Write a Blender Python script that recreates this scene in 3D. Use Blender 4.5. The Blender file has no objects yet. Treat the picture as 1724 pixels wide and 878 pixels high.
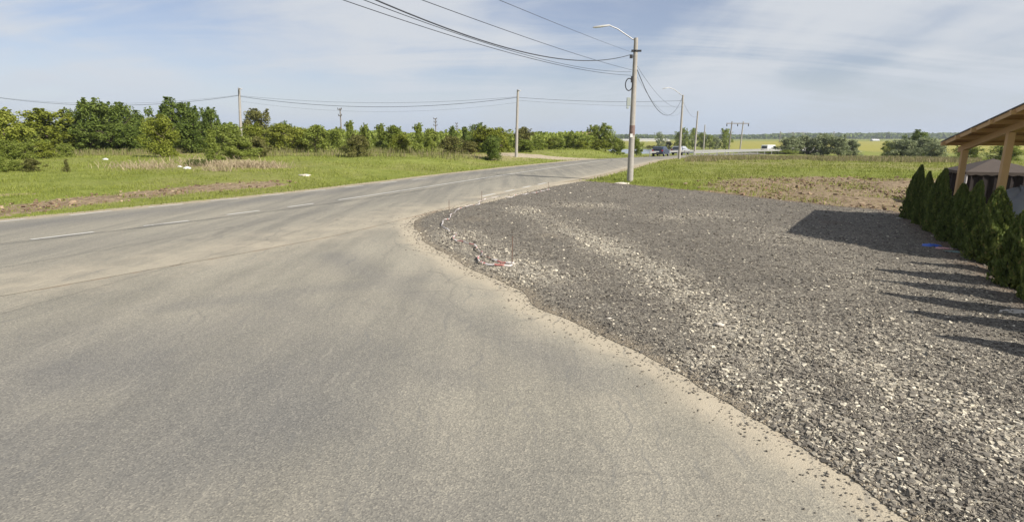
import bpy, math, random
import numpy as np
from mathutils import Vector, Matrix
from mathutils.geometry import delaunay_2d_cdt
random.seed(7); RNG = np.random.default_rng(7)
S = bpy.context.scene; COL = S.collection
R = math.radians
# ------------------------------------------------------------------ camera, light, exposure
FPX, CAMH, HOR = 950.0, 2.5, 232.0
PITCH = math.atan((439 - HOR) / FPX)
cd = bpy.data.cameras.new('camera'); cam = bpy.data.objects.new('camera', cd); COL.objects.link(cam)
cam.location = (0, 0, CAMH); cam.rotation_euler = (math.pi/2 - PITCH, 0, 0)
cd.sensor_width = 36; cd.lens = 36 * FPX / 1724; cd.clip_start = 0.1; cd.clip_end = 20000
S.camera = cam
SUN_EL = R(36); SUN = Vector((.78, -.63, 0)).normalized() * math.cos(SUN_EL) + Vector((0, 0, math.sin(SUN_EL)))
ld = bpy.data.lights.new('sun', 'SUN'); ld.energy = 4.5; ld.angle = R(.53); ld.color = (1, .94, .85)
lo = bpy.data.objects.new('sun', ld); COL.objects.link(lo); lo.rotation_euler = SUN.to_track_quat('Z', 'Y').to_euler()
S.view_settings.view_transform = 'Standard'; S.view_settings.look = 'None'
S.view_settings.exposure = 0.75; S.view_settings.gamma = 1
S.render.engine = 'CYCLES'
S.cycles.max_bounces = 6; S.cycles.transparent_max_bounces = 8; S.cycles.volume_bounces = 0

# ------------------------------------------------------------------ shader helpers
class NT:
    def __init__(s, tree): s.t = tree; s.n = tree.nodes; s.l = tree.links
    def node(s, typ, ins=None, **kw):
        nd = s.n.new(typ)
        for k, v in kw.items(): setattr(nd, k, v)
        for k, v in (ins or {}).items(): s.set(nd.inputs[k], v)
        return nd
    def set(s, sock, v):
        if hasattr(v, 'is_output'): s.l.new(v, sock)
        else:
            if isinstance(v, (tuple, list)) and len(v) == 3 and sock.type == 'RGBA': v = (*v, 1)
            sock.default_value = v
    def math(s, op, a, b=0, c=0, clamp=False):
        nd = s.n.new('ShaderNodeMath'); nd.operation = op; nd.use_clamp = clamp
        for i, v in enumerate((a, b, c)): s.set(nd.inputs[i], v)
        return nd.outputs[0]
    def mix(s, f, a, b, bt='MIX'):
        nd = s.n.new('ShaderNodeMix'); nd.data_type = 'RGBA'; nd.blend_type = bt
        s.set(nd.inputs[0], f); s.set(nd.inputs[6], a); s.set(nd.inputs[7], b); return nd.outputs[2]
    def noise(s, vec, scale, detail=3, rough=.5, dist=0):
        return s.node('ShaderNodeTexNoise', {'Vector': vec, 'Scale': scale, 'Detail': detail, 'Roughness': rough, 'Distortion': dist}).outputs[0]
    def ss(s, v, a, b):
        nd = s.node('ShaderNodeMapRange', {0: v, 1: a, 2: b, 3: 0., 4: 1.}); nd.interpolation_type = 'SMOOTHSTEP'; return nd.outputs[0]
    def ramp(s, v, stops):
        nd = s.n.new('ShaderNodeValToRGB'); s.set(nd.inputs[0], v); e = nd.color_ramp.elements
        while len(e) < len(stops): e.new(.5)
        for q, (p, c) in zip(e, stops): q.position = p; q.color = (*c, 1)
        return nd.outputs[0]
    def attr(s, name): return s.node('ShaderNodeAttribute', attribute_name=name)
    def pos(s): return s.node('ShaderNodeNewGeometry').outputs['Position']
    def obj(s): return s.node('ShaderNodeTexCoord').outputs['Object']
    def scalevec(s, v, sc, rot=(0, 0, 0)):
        return s.node('ShaderNodeMapping', {'Vector': v, 'Scale': sc, 'Rotation': rot}).outputs[0]
    def bump(s, h, strength=.5, dist=.02, normal=None):
        nd = s.node('ShaderNodeBump', {'Height': h, 'Strength': strength, 'Distance': dist})
        if normal is not None: s.set(nd.inputs['Normal'], normal)
        return nd.outputs[0]
def mat(name):
    m = bpy.data.materials.new(name); m.use_nodes = True; t = NT(m.node_tree)
    return m, t, t.n['Principled BSDF']
MC = {}
def simple(name, col, rough=.7, metal=0, var=.12, scale=6, spec=.3, bump=0):
    if name in MC: return MC[name]
    m, t, b = mat(name)
    n = t.noise(t.obj(), scale, 5, .6)
    c = t.mix(n, tuple(x * (1 - var) for x in col), tuple(min(1, x * (1 + var)) for x in col))
    t.set(b.inputs['Base Color'], c); b.inputs['Roughness'].default_value = rough; b.inputs['Metallic'].default_value = metal
    b.inputs['Specular IOR Level'].default_value = spec
    if bump: t.set(b.inputs['Normal'], t.bump(n, bump, .01))
    MC[name] = m; return m

# ------------------------------------------------------------------ sky
SEED = (9.2, 5.24, 14.8)
W = bpy.data.worlds.new('World'); S.world = W; W.use_nodes = True
w = NT(W.node_tree); w.n.clear()
sky = w.node('ShaderNodeTexSky', sky_type='NISHITA'); sky.sun_disc = False
sky.sun_elevation = SUN_EL; sky.sun_rotation = math.atan2(.78, -.63); sky.air_density = 1.0; sky.dust_density = .5; sky.ozone_density = 2.0
gen = w.node('ShaderNodeTexCoord').outputs['Generated']
sp = w.node('ShaderNodeSeparateXYZ', {0: gen})
zz = w.math('ADD', w.math('MAXIMUM', sp.outputs[2], 0.0), .20)
uv = w.node('ShaderNodeCombineXYZ', {0: w.math('DIVIDE', sp.outputs[0], zz), 1: w.math('DIVIDE', sp.outputs[1], zz), 2: 0.}).outputs[0]
uv1 = w.node('ShaderNodeMapping', {'Vector': uv, 'Scale': (1.3, .6, 1), 'Rotation': (0, 0, R(38)), 'Location': (SEED[0], SEED[1], 0)}).outputs[0]
c1 = w.noise(uv1, .62, 5, .5, .5)
uv2 = w.node('ShaderNodeMapping', {'Vector': uv, 'Scale': (.6, 2.4, 1), 'Rotation': (0, 0, R(28)), 'Location': (SEED[2], 0, 0)}).outputs[0]
c2 = w.noise(uv2, .9, 8, .62, .8)
cl = w.math('ADD', w.math('MULTIPLY', c1, .62), w.math('MULTIPLY', c2, .38))
cf = w.ss(cl, .40, .58)
low = w.ss(sp.outputs[2], -.02, .12)                       # distant cloud decks merge into a thin veil
cf = w.math('ADD', w.math('MULTIPLY', w.math('ADD', w.math('MULTIPLY', cf, .70), .24), low), w.math('MULTIPLY', w.math('SUBTRACT', 1., low), .95), clamp=True)
skc = w.mix(1., sky.outputs[0], (1.06, .97, 1.06), 'MULTIPLY')
b1 = w.node('ShaderNodeBackground', {'Color': skc, 'Strength': .058})
b2 = w.node('ShaderNodeBackground', {'Color': w.mix(low, (.68, .80, .98), (.86, .90, .955)), 'Strength': .47})
mx = w.node('ShaderNodeMixShader', {0: cf, 1: b1.outputs[0], 2: b2.outputs[0]})
w.l.new(mx.outputs[0], w.node('ShaderNodeOutputWorld').inputs[0])

# ------------------------------------------------------------------ terrain and geometry maths
def sst(a, b, x): t = np.clip((np.asarray(x, float) - a) / (b - a), 0, 1); return t * t * (3 - 2 * t)
def _h(i, j, s): v = np.sin(i * 127.1 + j * 311.7 + s * 74.7) * 43758.5453; return v - np.floor(v)
def vnoise(x, y, f, s=0):
    x = np.asarray(x, float) * f; y = np.asarray(y, float) * f; i = np.floor(x); j = np.floor(y); u = x - i; v = y - j
    u = u * u * (3 - 2 * u); v = v * v * (3 - 2 * v)
    return (_h(i, j, s) * (1 - u) + _h(i + 1, j, s) * u) * (1 - v) + (_h(i, j + 1, s) * (1 - u) + _h(i + 1, j + 1, s) * u) * v
def fbm(x, y, f, s=0, o=4): return sum(vnoise(x, y, f * 2 ** k, s + k) / 2 ** k for k in range(o)) / sum(1 / 2 ** k for k in range(o))
def pdist(x, y, line):
    x = np.asarray(x, float); y = np.asarray(y, float); d = np.full(x.shape, 1e9)
    for (ax, ay), (bx, by) in zip(line[:-1], line[1:]):
        L = (bx - ax) ** 2 + (by - ay) ** 2 + 1e-9; t = np.clip(((x - ax) * (bx - ax) + (y - ay) * (by - ay)) / L, 0, 1)
        d = np.minimum(d, np.hypot(x - ax - t * (bx - ax), y - ay - t * (by - ay)))
    return d
def inside(x, y, poly):
    x = np.asarray(x, float); y = np.asarray(y, float); r = np.zeros(x.shape, bool); q = poly[-1]
    for p in poly:
        if p[1] != q[1]:
            r ^= ((p[1] > y) != (q[1] > y)) & (x < (q[0] - p[0]) * (y - p[1]) / (q[1] - p[1]) + p[0])
        q = p
    return r
def sdf(x, y, poly):          # negative inside
    d = pdist(x, y, list(poly) + [poly[0]]); return np.where(inside(x, y, poly), -d, d)
def smooth(pts, n=6):
    P = [np.array(p, float) for p in pts]; P = [2 * P[0] - P[1]] + P + [2 * P[-1] - P[-2]]; out = []
    for i in range(1, len(P) - 2):
        for k in range(n):
            t = k / n; a, b, c, d = P[i - 1:i + 3]
            out.append(.5 * (2 * b + (c - a) * t + (2 * a - 5 * b + 4 * c - d) * t * t + (3 * b - a - 3 * c + d) * t ** 3))
    out.append(P[-2]); return [tuple(o) for o in out]
def resample(line, step):
    P = np.array(line); s = np.r_[0, np.cumsum(np.hypot(*np.diff(P, axis=0).T))]; n = max(2, int(s[-1] / step) + 1)
    t = np.linspace(0, s[-1], n); return [tuple(v) for v in np.c_[np.interp(t, s, P[:, 0]), np.interp(t, s, P[:, 1])]]
def ray(px, py):
    dx = (px - 862) / FPX; dy = (439 - py) / FPX
    return np.array([dx, math.cos(PITCH) + dy * math.sin(PITCH), -math.sin(PITCH) + dy * math.cos(PITCH)])
def at0(px, py):
    d = ray(px, py); return tuple((d * (-CAMH / d[2]))[:2])
def atY(px, py, Y):
    d = ray(px, py); v = d * Y / d[1]; return v + np.array([0, 0, CAMH])

ROAD_L = smooth([(-45, -25), (-31, -5), (-22.5, 7.3), (-15.6, 17.2), (-14.2, 19.3), (-12.5, 22.2), (-11, 24.8), (-8.6, 30), (-4.2, 41), (2.4, 55), (9.4, 68), (15.6, 77), (24, 89), (34, 103), (53, 126), (70, 145), (95, 172)], 6)
ROAD_R = smooth([(-36, -30), (-22, -12), (-12.5, 2.5), (-9.3, 7.2), (-7.3, 10.2), (-4.6, 14.6), (-2.5, 20.2), (-1.0, 24.6), (.5, 28), (5.6, 38.2), (11.6, 53), (17.4, 67), (22.4, 76.5), (30, 88.5), (40, 101), (58.5, 122), (76, 140), (101, 167)], 6)
CENTRE = smooth([(-25.5, -8), (-19, 3), (-12.4, 13.2), (-11.3, 15.1), (-9.9, 17.5), (-8.7, 19.8), (-7.4, 22.4), (-5.4, 27.2), (-.1, 40.2), (4.2, 50.5), (8.6, 60.8), (12.8, 68.2), (18.5, 77), (27, 89), (37, 102), (55.5, 124)], 6)
CENTRE_FAR = [(21, 80), (27, 89), (37, 102), (55.5, 124), (73, 142), (98, 169)]
ROAD_POLY = ROAD_L + ROAD_R[::-1]
GR_EDGE = [(3.2, -3), (2.85, 1.5), (2.75, 3.0), (2.6, 3.6), (2.35, 4.4), (2.0, 5.15), (1.62, 6.05), (1.1, 7.0), (.42, 8.1), (.1, 9.2), (-.6, 10.4), (-1.3, 11.8), (-2.0, 13.3), (-2.62, 15.4), (-3.0, 17.2), (-2.75, 18.8), (-2.1, 20.3), (-.6, 23.0), (.8, 26.6), (2.4, 30.2), (4.1, 33.2)]
GR_EDGE_S = smooth(GR_EDGE, 8)
GR_EDGE_S = [(x + .09 * (fbm(x, y, 1.6, 3) - .5) * 2, y + .09 * (fbm(x, y, 1.6, 9) - .5) * 2) for x, y in GR_EDGE_S]
GR_FAR = smooth([(4.6, 33.2), (6.3, 30.9), (9.3, 26.4), (11.9, 21.3), (13.2, 19.6), (12.6, 17.4), (10.4, 12.9), (8.5, 8.9), (7.2, 5.0), (5.6, -3)], 6)
GRAVEL = GR_EDGE_S + GR_FAR
LAKE = [(12, 196), (20, 180), (36, 176), (52, 182), (66, 200), (80, 240), (60, 262), (30, 258), (12, 250), (4, 225)]
HEDGE_A, HEDGE_D = (11.95, 16.35), Vector((-.43, -1)).normalized()
def terr(x, y):
    x = np.asarray(x, float); y = np.asarray(y, float); d = np.hypot(x, y)
    z = np.interp(d, [0, 68, 80, 100, 150, 180, 250, 350, 500, 700, 1500, 9000], [0, 0, -.15, -.5, -1.6, -2.2, -2.85, -2.3, -1.6, -1.0, 0, 0])
    left = ~inside(x, y, ROAD_L + [(500, 400), (500, -200), (-45, -200)])
    dl = np.where(left, pdist(x, y, ROAD_L), 0)
    az = x / np.maximum(y, 1)
    rise = .85 * sst(.5, 9, dl) * sst(20, 60, d) * (1 - sst(.13, .20, az) * sst(40, 60, d))
    z = z + np.interp(d, [88, 100, 140, 165, 210], [0, .1, .6, 1.2, 1.7]) * np.exp(-(np.where(d > 85, pdist(x, y, CENTRE_FAR), 99) / 9) ** 4) * sst(86, 92, y)
    z = z * (1 - .85 * sst(.5, 9, dl) * (1 - sst(.13, .2, az)) * (1 - sst(110, 300, d))) + rise * (1 - sst(110, 300, d))
    return z
def T(x, y): return float(terr(np.array([x]), np.array([y]))[0])
def onT(px, py):
    x, y = at0(px, max(py, 236))
    for _ in range(30):
        z = T(x, y); d = ray(px, py); t = (z - CAMH) / d[2]
        if t < 0: break
        nx, ny = (d * t)[:2]; x, y = .5 * (x + nx), .5 * (y + ny)
    return x, y, T(x, y)

# ------------------------------------------------------------------ object helpers
def tag(o, label=None, cat=None, group=None, kind=None):
    for k, v in (('label', label), ('category', cat), ('group', group), ('kind', kind)):
        if v: o[k] = v
    return o
def empty(name, loc, rz=0, label=None, cat=None, group=None):
    o = bpy.data.objects.new(name, None); COL.objects.link(o); o.location = loc; o.rotation_euler = (0, 0, rz); o.empty_display_size = .3
    return tag(o, label, cat, group)
def np_mesh(name, V, F, m, parent=None, smooth_=False, col=None, face_v=None, loc=None):
    V = np.asarray(V, np.float32); F = np.asarray(F, np.int32); n = F.shape[1]
    me = bpy.data.meshes.new(name); me.vertices.add(len(V)); me.vertices.foreach_set('co', V.ravel())
    me.loops.add(F.size); me.loops.foreach_set('vertex_index', F.ravel())
    me.polygons.add(len(F)); me.polygons.foreach_set('loop_start', np.arange(0, F.size, n, dtype=np.int32))
    me.polygons.foreach_set('use_smooth', np.full(len(F), smooth_, bool))
    me.update(calc_edges=True)
    if col is not None:
        a = me.attributes.new('mask', 'FLOAT_COLOR', 'POINT'); c = np.ones((len(V), 4), np.float32); c[:, :col.shape[1]] = col; a.data.foreach_set('color', c.ravel())
    if face_v is not None:
        a = me.attributes.new('v', 'FLOAT', 'FACE'); a.data.foreach_set('value', np.asarray(face_v, np.float32))
    me.materials.append(m)
    o = bpy.data.objects.new(name, me); COL.objects.link(o)
    if parent: o.parent = parent
    if loc is not None: o.location = loc
    return o
class MB:
    def __init__(s): s.v = []; s.f = []
    def box(s, c, d, rot=None):
        b = len(s.v); c = Vector(c)
        for x in (-.5, .5):
            for y in (-.5, .5):
                for z in (-.5, .5):
                    p = Vector((x * d[0], y * d[1], z * d[2]))
                    if rot is not None: p = rot @ p
                    s.v.append(tuple(c + p))
        for q in ((0, 1, 3, 2), (4, 6, 7, 5), (0, 4, 5, 1), (2, 3, 7, 6), (0, 2, 6, 4), (1, 5, 7, 3)): s.f.append(tuple(b + i for i in q))
        return s
    def beam(s, a, b, wd, h, up=(0, 0, 1)):
        a, b = Vector(a), Vector(b); x = (b - a); L = x.length; x.normalize(); y = Vector(up).cross(x).normalized(); z = x.cross(y)
        return s.box((a + b) / 2, (L, wd, h), Matrix((x, y, z)).transposed())
    def tube(s, pts, rad, seg=8, cap=True):
        pts = [Vector(p) for p in pts]; n = len(pts); rad = [rad] * n if not hasattr(rad, '__len__') else rad; b = len(s.v); ref = None
        for i, p in enumerate(pts):
            d = (pts[min(i + 1, n - 1)] - pts[max(i - 1, 0)]).normalized()
            if ref is None: ref = Vector((1, 0, 0)) if abs(d.x) < .9 else Vector((0, 1, 0))
            u = (ref - d * ref.dot(d)).normalized(); ref = u; w_ = d.cross(u)
            for k in range(seg):
                a = 2 * math.pi * k / seg; s.v.append(tuple(p + (u * math.cos(a) + w_ * math.sin(a)) * rad[i]))
        for i in range(n - 1):
            for k in range(seg):
                k2 = (k + 1) % seg; s.f.append((b + i * seg + k, b + i * seg + k2, b + (i + 1) * seg + k2, b + (i + 1) * seg + k))
        if cap: s.f.append(tuple(b + k for k in range(seg))[::-1]); s.f.append(tuple(b + (n - 1) * seg + k for k in range(seg)))
        return s
    def poly(s, pts): b = len(s.v); s.v += [tuple(p) for p in pts]; s.f.append(tuple(range(b, b + len(pts)))); return s
    def prism(s, pts, off):
        b = len(s.v); n = len(pts); off = Vector(off); s.v += [tuple(p) for p in pts] + [tuple(Vector(p) + off) for p in pts]
        s.f.append(tuple(range(b, b + n))[::-1]); s.f.append(tuple(range(b + n, b + 2 * n)))
        for k in range(n): k2 = (k + 1) % n; s.f.append((b + k, b + k2, b + n + k2, b + n + k))
        return s
    def build(s, name, m, parent=None, smooth_=False, bevel=0, loc=None):
        me = bpy.data.meshes.new(name); me.from_pydata(s.v, [], s.f); me.update(); me.materials.append(m)
        if smooth_: me.polygons.foreach_set('use_smooth', np.ones(len(me.polygons), bool)); me.set_sharp_from_angle(angle=R(40))
        o = bpy.data.objects.new(name, me); COL.objects.link(o)
        if parent: o.parent = parent
        if loc is not None: o.location = loc
        if bevel: b = o.modifiers.new('b', 'BEVEL'); b.width = bevel; b.segments = 2; b.limit_method = 'ANGLE'
        return o
def copy_tree(o, parent=None):
    c = o.copy(); COL.objects.link(c); c.parent = parent
    for ch in [q for q in COL.objects if q.parent == o]: copy_tree(ch, c)
    return c

# ------------------------------------------------------------------ surface materials
def m_ground():
    m, t, b = mat('ground_grass'); p = t.pos(); a = t.attr('mask'); s = t.node('ShaderNodeSeparateColor', {0: a.outputs['Color']}); al = a.outputs['Alpha']
    n0 = t.noise(p, .09, 4, .6); n1 = t.noise(p, .7, 5, .6); n2 = t.noise(p, 5, 5, .65); n3 = t.noise(p, 28, 3, .6)
    g = t.mix(t.ss(n1, .35, .65), (.16, .19, .035), (.225, .25, .06))
    g = t.mix(t.math('MULTIPLY', t.ss(n0, .42, .66), .6), g, (.23, .21, .085))
    g = t.mix(t.math('MULTIPLY', t.ss(n2, .5, .72), .55), g, (.05, .075, .015))
    dry = t.mix(n2, (.20, .16, .085), (.36, .30, .17))
    fd = t.ss(t.math('ADD', s.outputs[1], t.math('MULTIPLY', t.math('SUBTRACT', n2, .5), 1.1)), .35, .75)
    g = t.mix(fd, g, dry)
    soil = t.mix(t.ss(n2, .3, .7), (.14, .098, .062), (.33, .26, .165))
    soil = t.mix(t.math('MULTIPLY', t.ss(n3, .5, .7), .5), soil, (.33, .25, .17))
    fs = t.ss(t.math('ADD', s.outputs[0], t.math('MULTIPLY', t.math('SUBTRACT', t.math('ADD', t.math('MULTIPLY', n1, .4), t.math('MULTIPLY', n2, .6)), .5), 1.6)), .38, .62)
    g = t.mix(fs, g, soil)
    yel = t.mix(t.noise(t.scalevec(p, (.02, .2, 1)), 1, 4), (.22, .22, .055), (.34, .30, .07))
    g = t.mix(s.outputs[2], g, yel)
    sand = t.mix(n2, (.30, .25, .17), (.44, .38, .28))
    fa = t.ss(t.math('ADD', t.math('SUBTRACT', 1., al), t.math('MULTIPLY', t.math('SUBTRACT', n2, .5), .7)), .35, .65)
    g = t.mix(fa, g, sand)
    t.set(b.inputs['Base Color'], g); b.inputs['Roughness'].default_value = .95; b.inputs['Specular IOR Level'].default_value = .1
    h = t.math('ADD', n2, t.math('MULTIPLY', n3, .4))
    t.set(b.inputs['Normal'], t.bump(h, .8, .12)); return m
def m_asphalt(main):
    m, t, b = mat('main_asphalt' if main else 'apron_asphalt'); p = t.pos(); a = t.attr('mask'); s = t.node('ShaderNodeSeparateColor', {0: a.outputs['Color']})
    n0 = t.noise(p, .16, 5, .6, .4); n1 = t.noise(p, 1.1, 5, .65); n3 = t.noise(p, 55, 3, .7)
    vo = t.node('ShaderNodeTexVoronoi', {'Vector': p, 'Scale': 75.}); vs = t.node('ShaderNodeSeparateColor', {0: vo.outputs['Color']}).outputs[0]
    along = t.noise(t.scalevec(p, (1.3, .07, 1), (0, 0, R(27) if main else R(-8))), 1.2, 5, .6)
    if main: c = t.mix(t.ss(along, .3, .7), (.19, .18, .150), (.285, .265, .212))
    else: c = t.mix(t.ss(t.math('ADD', t.math('MULTIPLY', n0, .6), t.math('MULTIPLY', along, .4)), .36, .62), (.205, .193, .158), (.30, .278, .222))
    c = t.mix(t.math('MULTIPLY', t.ss(n1, .4, .75), .35), c, (.25, .23, .19))
    c = t.mix(t.math('MULTIPLY', s.outputs[1], .75), c, (.125, .124, .122))             # worn dark patches / wheel paths
    sp_ = t.ramp(vs, [(0, (.72, .72, .73)), (.45, (.97, .97, .97)), (.8, (1.06, 1.05, 1.03)), (1, (1.42, 1.39, 1.33))])
    c = t.mix(1., c, sp_, 'MULTIPLY')
    fs = t.ss(t.math('ADD', s.outputs[0], t.math('ADD', t.math('MULTIPLY', t.math('SUBTRACT', n1, .5), .9), t.math('MULTIPLY', t.math('SUBTRACT', n3, .5), .5))), .15, 1.0)
    sand = t.mix(n1, (.36, .31, .225), (.43, .38, .29))
    c = t.mix(fs, c, sand)
    fb = t.ss(t.math('ADD', s.outputs[2], t.math('MULTIPLY', t.math('SUBTRACT', n1, .5), .8)), .45, .8)
    c = t.mix(t.math('MULTIPLY', fb, .6), c, (.27, .19, .125))
    wp = t.node('ShaderNodeVectorMath', {0: p, 1: t.node('ShaderNodeVectorMath', {0: t.node('ShaderNodeTexNoise', {'Vector': p, 'Scale': 1.6, 'Detail': 4.}).outputs['Color'], 1: (.55, .55, 0)}, operation='MULTIPLY').outputs[0]}, operation='ADD').outputs[0]
    vc = t.node('ShaderNodeTexVoronoi', {'Vector': wp, 'Scale': .42}, feature='DISTANCE_TO_EDGE').outputs['Distance']
    crk = t.math('MULTIPLY', t.math('SUBTRACT', 1., t.ss(vc, .002, .010)), t.ss(n0, .42, .6))
    c = t.mix(t.math('MULTIPLY', crk, .33), c, (.10, .095, .085))
    stn = t.node('ShaderNodeTexVoronoi', {'Vector': wp, 'Scale': .55}).outputs['Distance']
    c = t.mix(t.math('MULTIPLY', t.math('SUBTRACT', 1., t.ss(stn, .02, .16)), .28), c, (.10, .098, .092))   # old oil drips
    scr = t.noise(t.node('ShaderNodeMapping', {'Vector': wp, 'Scale': (9, .5, 1), 'Rotation': (0, 0, R(-52))}).outputs[0], 1.3, 4, .7)
    c = t.mix(t.math('MULTIPLY', t.ss(scr, .57, .74), .32), c, (.36, .335, .275))
    c = t.mix(t.math('MULTIPLY', t.ss(scr, .45, .30), .5), c, (.15, .147, .135))
    t.set(b.inputs['Base Color'], c); b.inputs['Roughness'].default_value = .85; b.inputs['Specular IOR Level'].default_value = .25
    t.set(b.inputs['Normal'], t.bump(t.math('ADD', vo.outputs['Distance'], t.math('MULTIPLY', n3, .6)), .45, .006)); return m
def m_gravel():
    m, t, b = mat('crushed_gravel'); p = t.pos(); a = t.attr('mask'); s = t.node('ShaderNodeSeparateColor', {0: a.outputs['Color']})
    n1 = t.noise(p, .9, 5, .65); n2 = t.noise(p, 6, 4, .6)
    vo = t.node('ShaderNodeTexVoronoi', {'Vector': p, 'Scale': 34.}); vs = t.node('ShaderNodeSeparateColor', {0: vo.outputs['Color']}).outputs[0]
    vo2 = t.node('ShaderNodeTexVoronoi', {'Vector': p, 'Scale': 80.}); vs2 = t.node('ShaderNodeSeparateColor', {0: vo2.outputs['Color']}).outputs[1]
    k = t.math('ADD', t.math('ADD', t.math('MULTIPLY', vs, .6), t.math('MULTIPLY', vs2, .3)), t.math('MULTIPLY', t.math('SUBTRACT', n2, .5), .5))
    k = t.math('ADD', k, t.math('MULTIPLY', s.outputs[0], .5)); k = t.math('ADD', k, t.math('MULTIPLY', t.math('SUBTRACT', n1, .5), .35))
    c = t.ramp(k, [(.12, (.082, .073, .061)), (.45, (.165, .149, .123)), (.75, (.265, .238, .19)), (1.0, (.47, .43, .345))])
    sand = t.mix(n2, (.27, .215, .14), (.36, .30, .215))
    c = t.mix(t.math('MULTIPLY', t.ss(t.math('ADD', s.outputs[1], t.math('MULTIPLY', t.math('SUBTRACT', n2, .5), .9)), .3, .9), .75), c, sand)
    c = t.mix(t.math('MULTIPLY', s.outputs[2], .7), c, (.15, .095, .06))
    t.set(b.inputs['Base Color'], c); b.inputs['Roughness'].default_value = .9; b.inputs['Specular IOR Level'].default_value = .2
    t.set(b.inputs['Normal'], t.bump(t.math('ADD', vo.outputs['Distance'], vo2.outputs['Distance']), .9, .02)); return m
def m_attr(name, stops, rough=.85, translucent=0, objrand=0.0):
    m, t, b = mat(name); v = t.attr('v').outputs['Fac']
    if objrand:
        v = t.math('ADD', v, t.math('MULTIPLY', t.math('SUBTRACT', t.node('ShaderNodeObjectInfo').outputs['Random'], .5), objrand))
    c = t.ramp(v, stops); t.set(b.inputs['Base Color'], c); b.inputs['Roughness'].default_value = rough; b.inputs['Specular IOR Level'].default_value = .2
    if translucent:
        tr = t.node('ShaderNodeBsdfTranslucent', {'Color': c}); mx_ = t.node('ShaderNodeMixShader', {0: translucent, 1: b.outputs[0], 2: tr.outputs[0]})
        t.l.new(mx_.outputs[0], t.n['Material Output'].inputs[0])
    return m
M_GROUND, M_MAIN, M_APRON, M_GRAVEL = m_ground(), m_asphalt(True), m_asphalt(False), m_gravel()
M_STONE = m_attr('stone_chips', [(0, (.078, .068, .056)), (.35, (.158, .142, .118)), (.7, (.25, .225, .182)), (.85, (.41, .37, .29)), (1, (.58, .53, .42))])
M_BLADE = m_attr('grass_blade', [(0, (.14, .165, .028)), (.5, (.235, .265, .05)), (.8, (.30, .32, .085)), (1, (.40, .36, .17))], .7, .35)
M_DRY = m_attr('dry_stalk', [(0, (.17, .19, .05)), (.4, (.21, .185, .095)), (.7, (.29, .225, .15)), (1, (.46, .39, .25))], .8, .25)
M_CLOD = m_attr('soil_clod', [(0, (.09, .06, .04)), (.6, (.20, .135, .085)), (1, (.34, .26, .17))])
M_LEAF = {
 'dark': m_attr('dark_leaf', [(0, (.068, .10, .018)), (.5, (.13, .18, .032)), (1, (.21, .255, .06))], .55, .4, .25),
 'mid': m_attr('green_leaf', [(0, (.135, .17, .028)), (.5, (.23, .28, .052)), (1, (.33, .365, .095))], .55, .42, .3),
 'yellow': m_attr('yellow_green_leaf', [(0, (.14, .165, .02)), (.5, (.23, .26, .036)), (1, (.33, .345, .07))], .55, .35, .3),
 'olive': m_attr('olive_leaf', [(0, (.10, .105, .025)), (.5, (.16, .16, .045)), (1, (.24, .22, .08))], .6, .3, .3),
 'willow': m_attr('grey_green_leaf', [(0, (.17, .20, .10)), (.5, (.26, .295, .155)), (1, (.33, .36, .21))], .6, .35, .2),
 'thuja': m_attr('thuja_leaf', [(0, (.07, .10, .025)), (.5, (.13, .17, .042)), (.85, (.22, .25, .065)), (1, (.26, .22, .08))], .65, .38, .15)}
M_BARK = simple('bark', (.13, .10, .075), .9, var=.3, scale=20, bump=.5)
M_CONC = simple('pole_concrete', (.30, .28, .25), .85, var=.3, scale=5, bump=.3)
M_CONCD = simple('weathered_pole', (.20, .18, .16), .9, var=.25, scale=4)
M_WIRE = simple('wire', (.05, .055, .065), .6); M_METAL = simple('galvanised', (.27, .27, .27), .5, .5, scale=12)
M_BLACK = simple('black_plastic', (.025, .025, .028), .5); M_LAMP = simple('lamp_grey', (.42, .42, .41), .45, scale=15); M_GLASS = simple('lamp_glass', (.62, .62, .58), .2)

# ------------------------------------------------------------------ ground sheet
def axis(lo, hi, step, far):
    a = list(np.arange(lo, hi + 1e-6, step)); s = step; x = hi
    while x < far * .9: s *= 1.12; x += s; a.append(x)
    s = step; x = lo
    while x > -far * .9: s *= 1.12; x -= s; a.insert(0, x)
    return np.array(a)
gx = axis(-50, 42, .4, 7000); gy = axis(5, 85, .4, 7000); gy = gy[gy > -400]
X, Y = np.meshgrid(gx, gy); X = X.ravel(); Y = Y.ravel(); Z = terr(X, Y)
near = (np.abs(X) < 200) & (Y < 300) & (Y > -60)
dr = np.full(X.shape, 1e3); dg = dr.copy(); da = dr.copy()
dr[near] = sdf(X[near], Y[near], ROAD_POLY); nn = near & (Y < 60) & (Y > -60) & (X > -60) & (X < 60)
dg[nn] = sdf(X[nn], Y[nn], GRAVEL)
APRON = [p for p in ROAD_R if -30 < p[1] < 33] + [(4.3, 33.4)] + GR_EDGE_S[::-1] + [(3.2, -30)]
da[nn] = sdf(X[nn], Y[nn], APRON)
dmin = np.minimum(np.minimum(dr, dg), da)
rough_f = sst(.3, 1.6, dmin)
D = np.hypot(X, Y)
SOILR = [(13.2, 19.9), (12.4, 21.6), (9.8, 26.5), (10.2, 30), (14, 35), (20, 37), (28, 34), (28, 25), (20, 18.5), (15, 17)]
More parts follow.
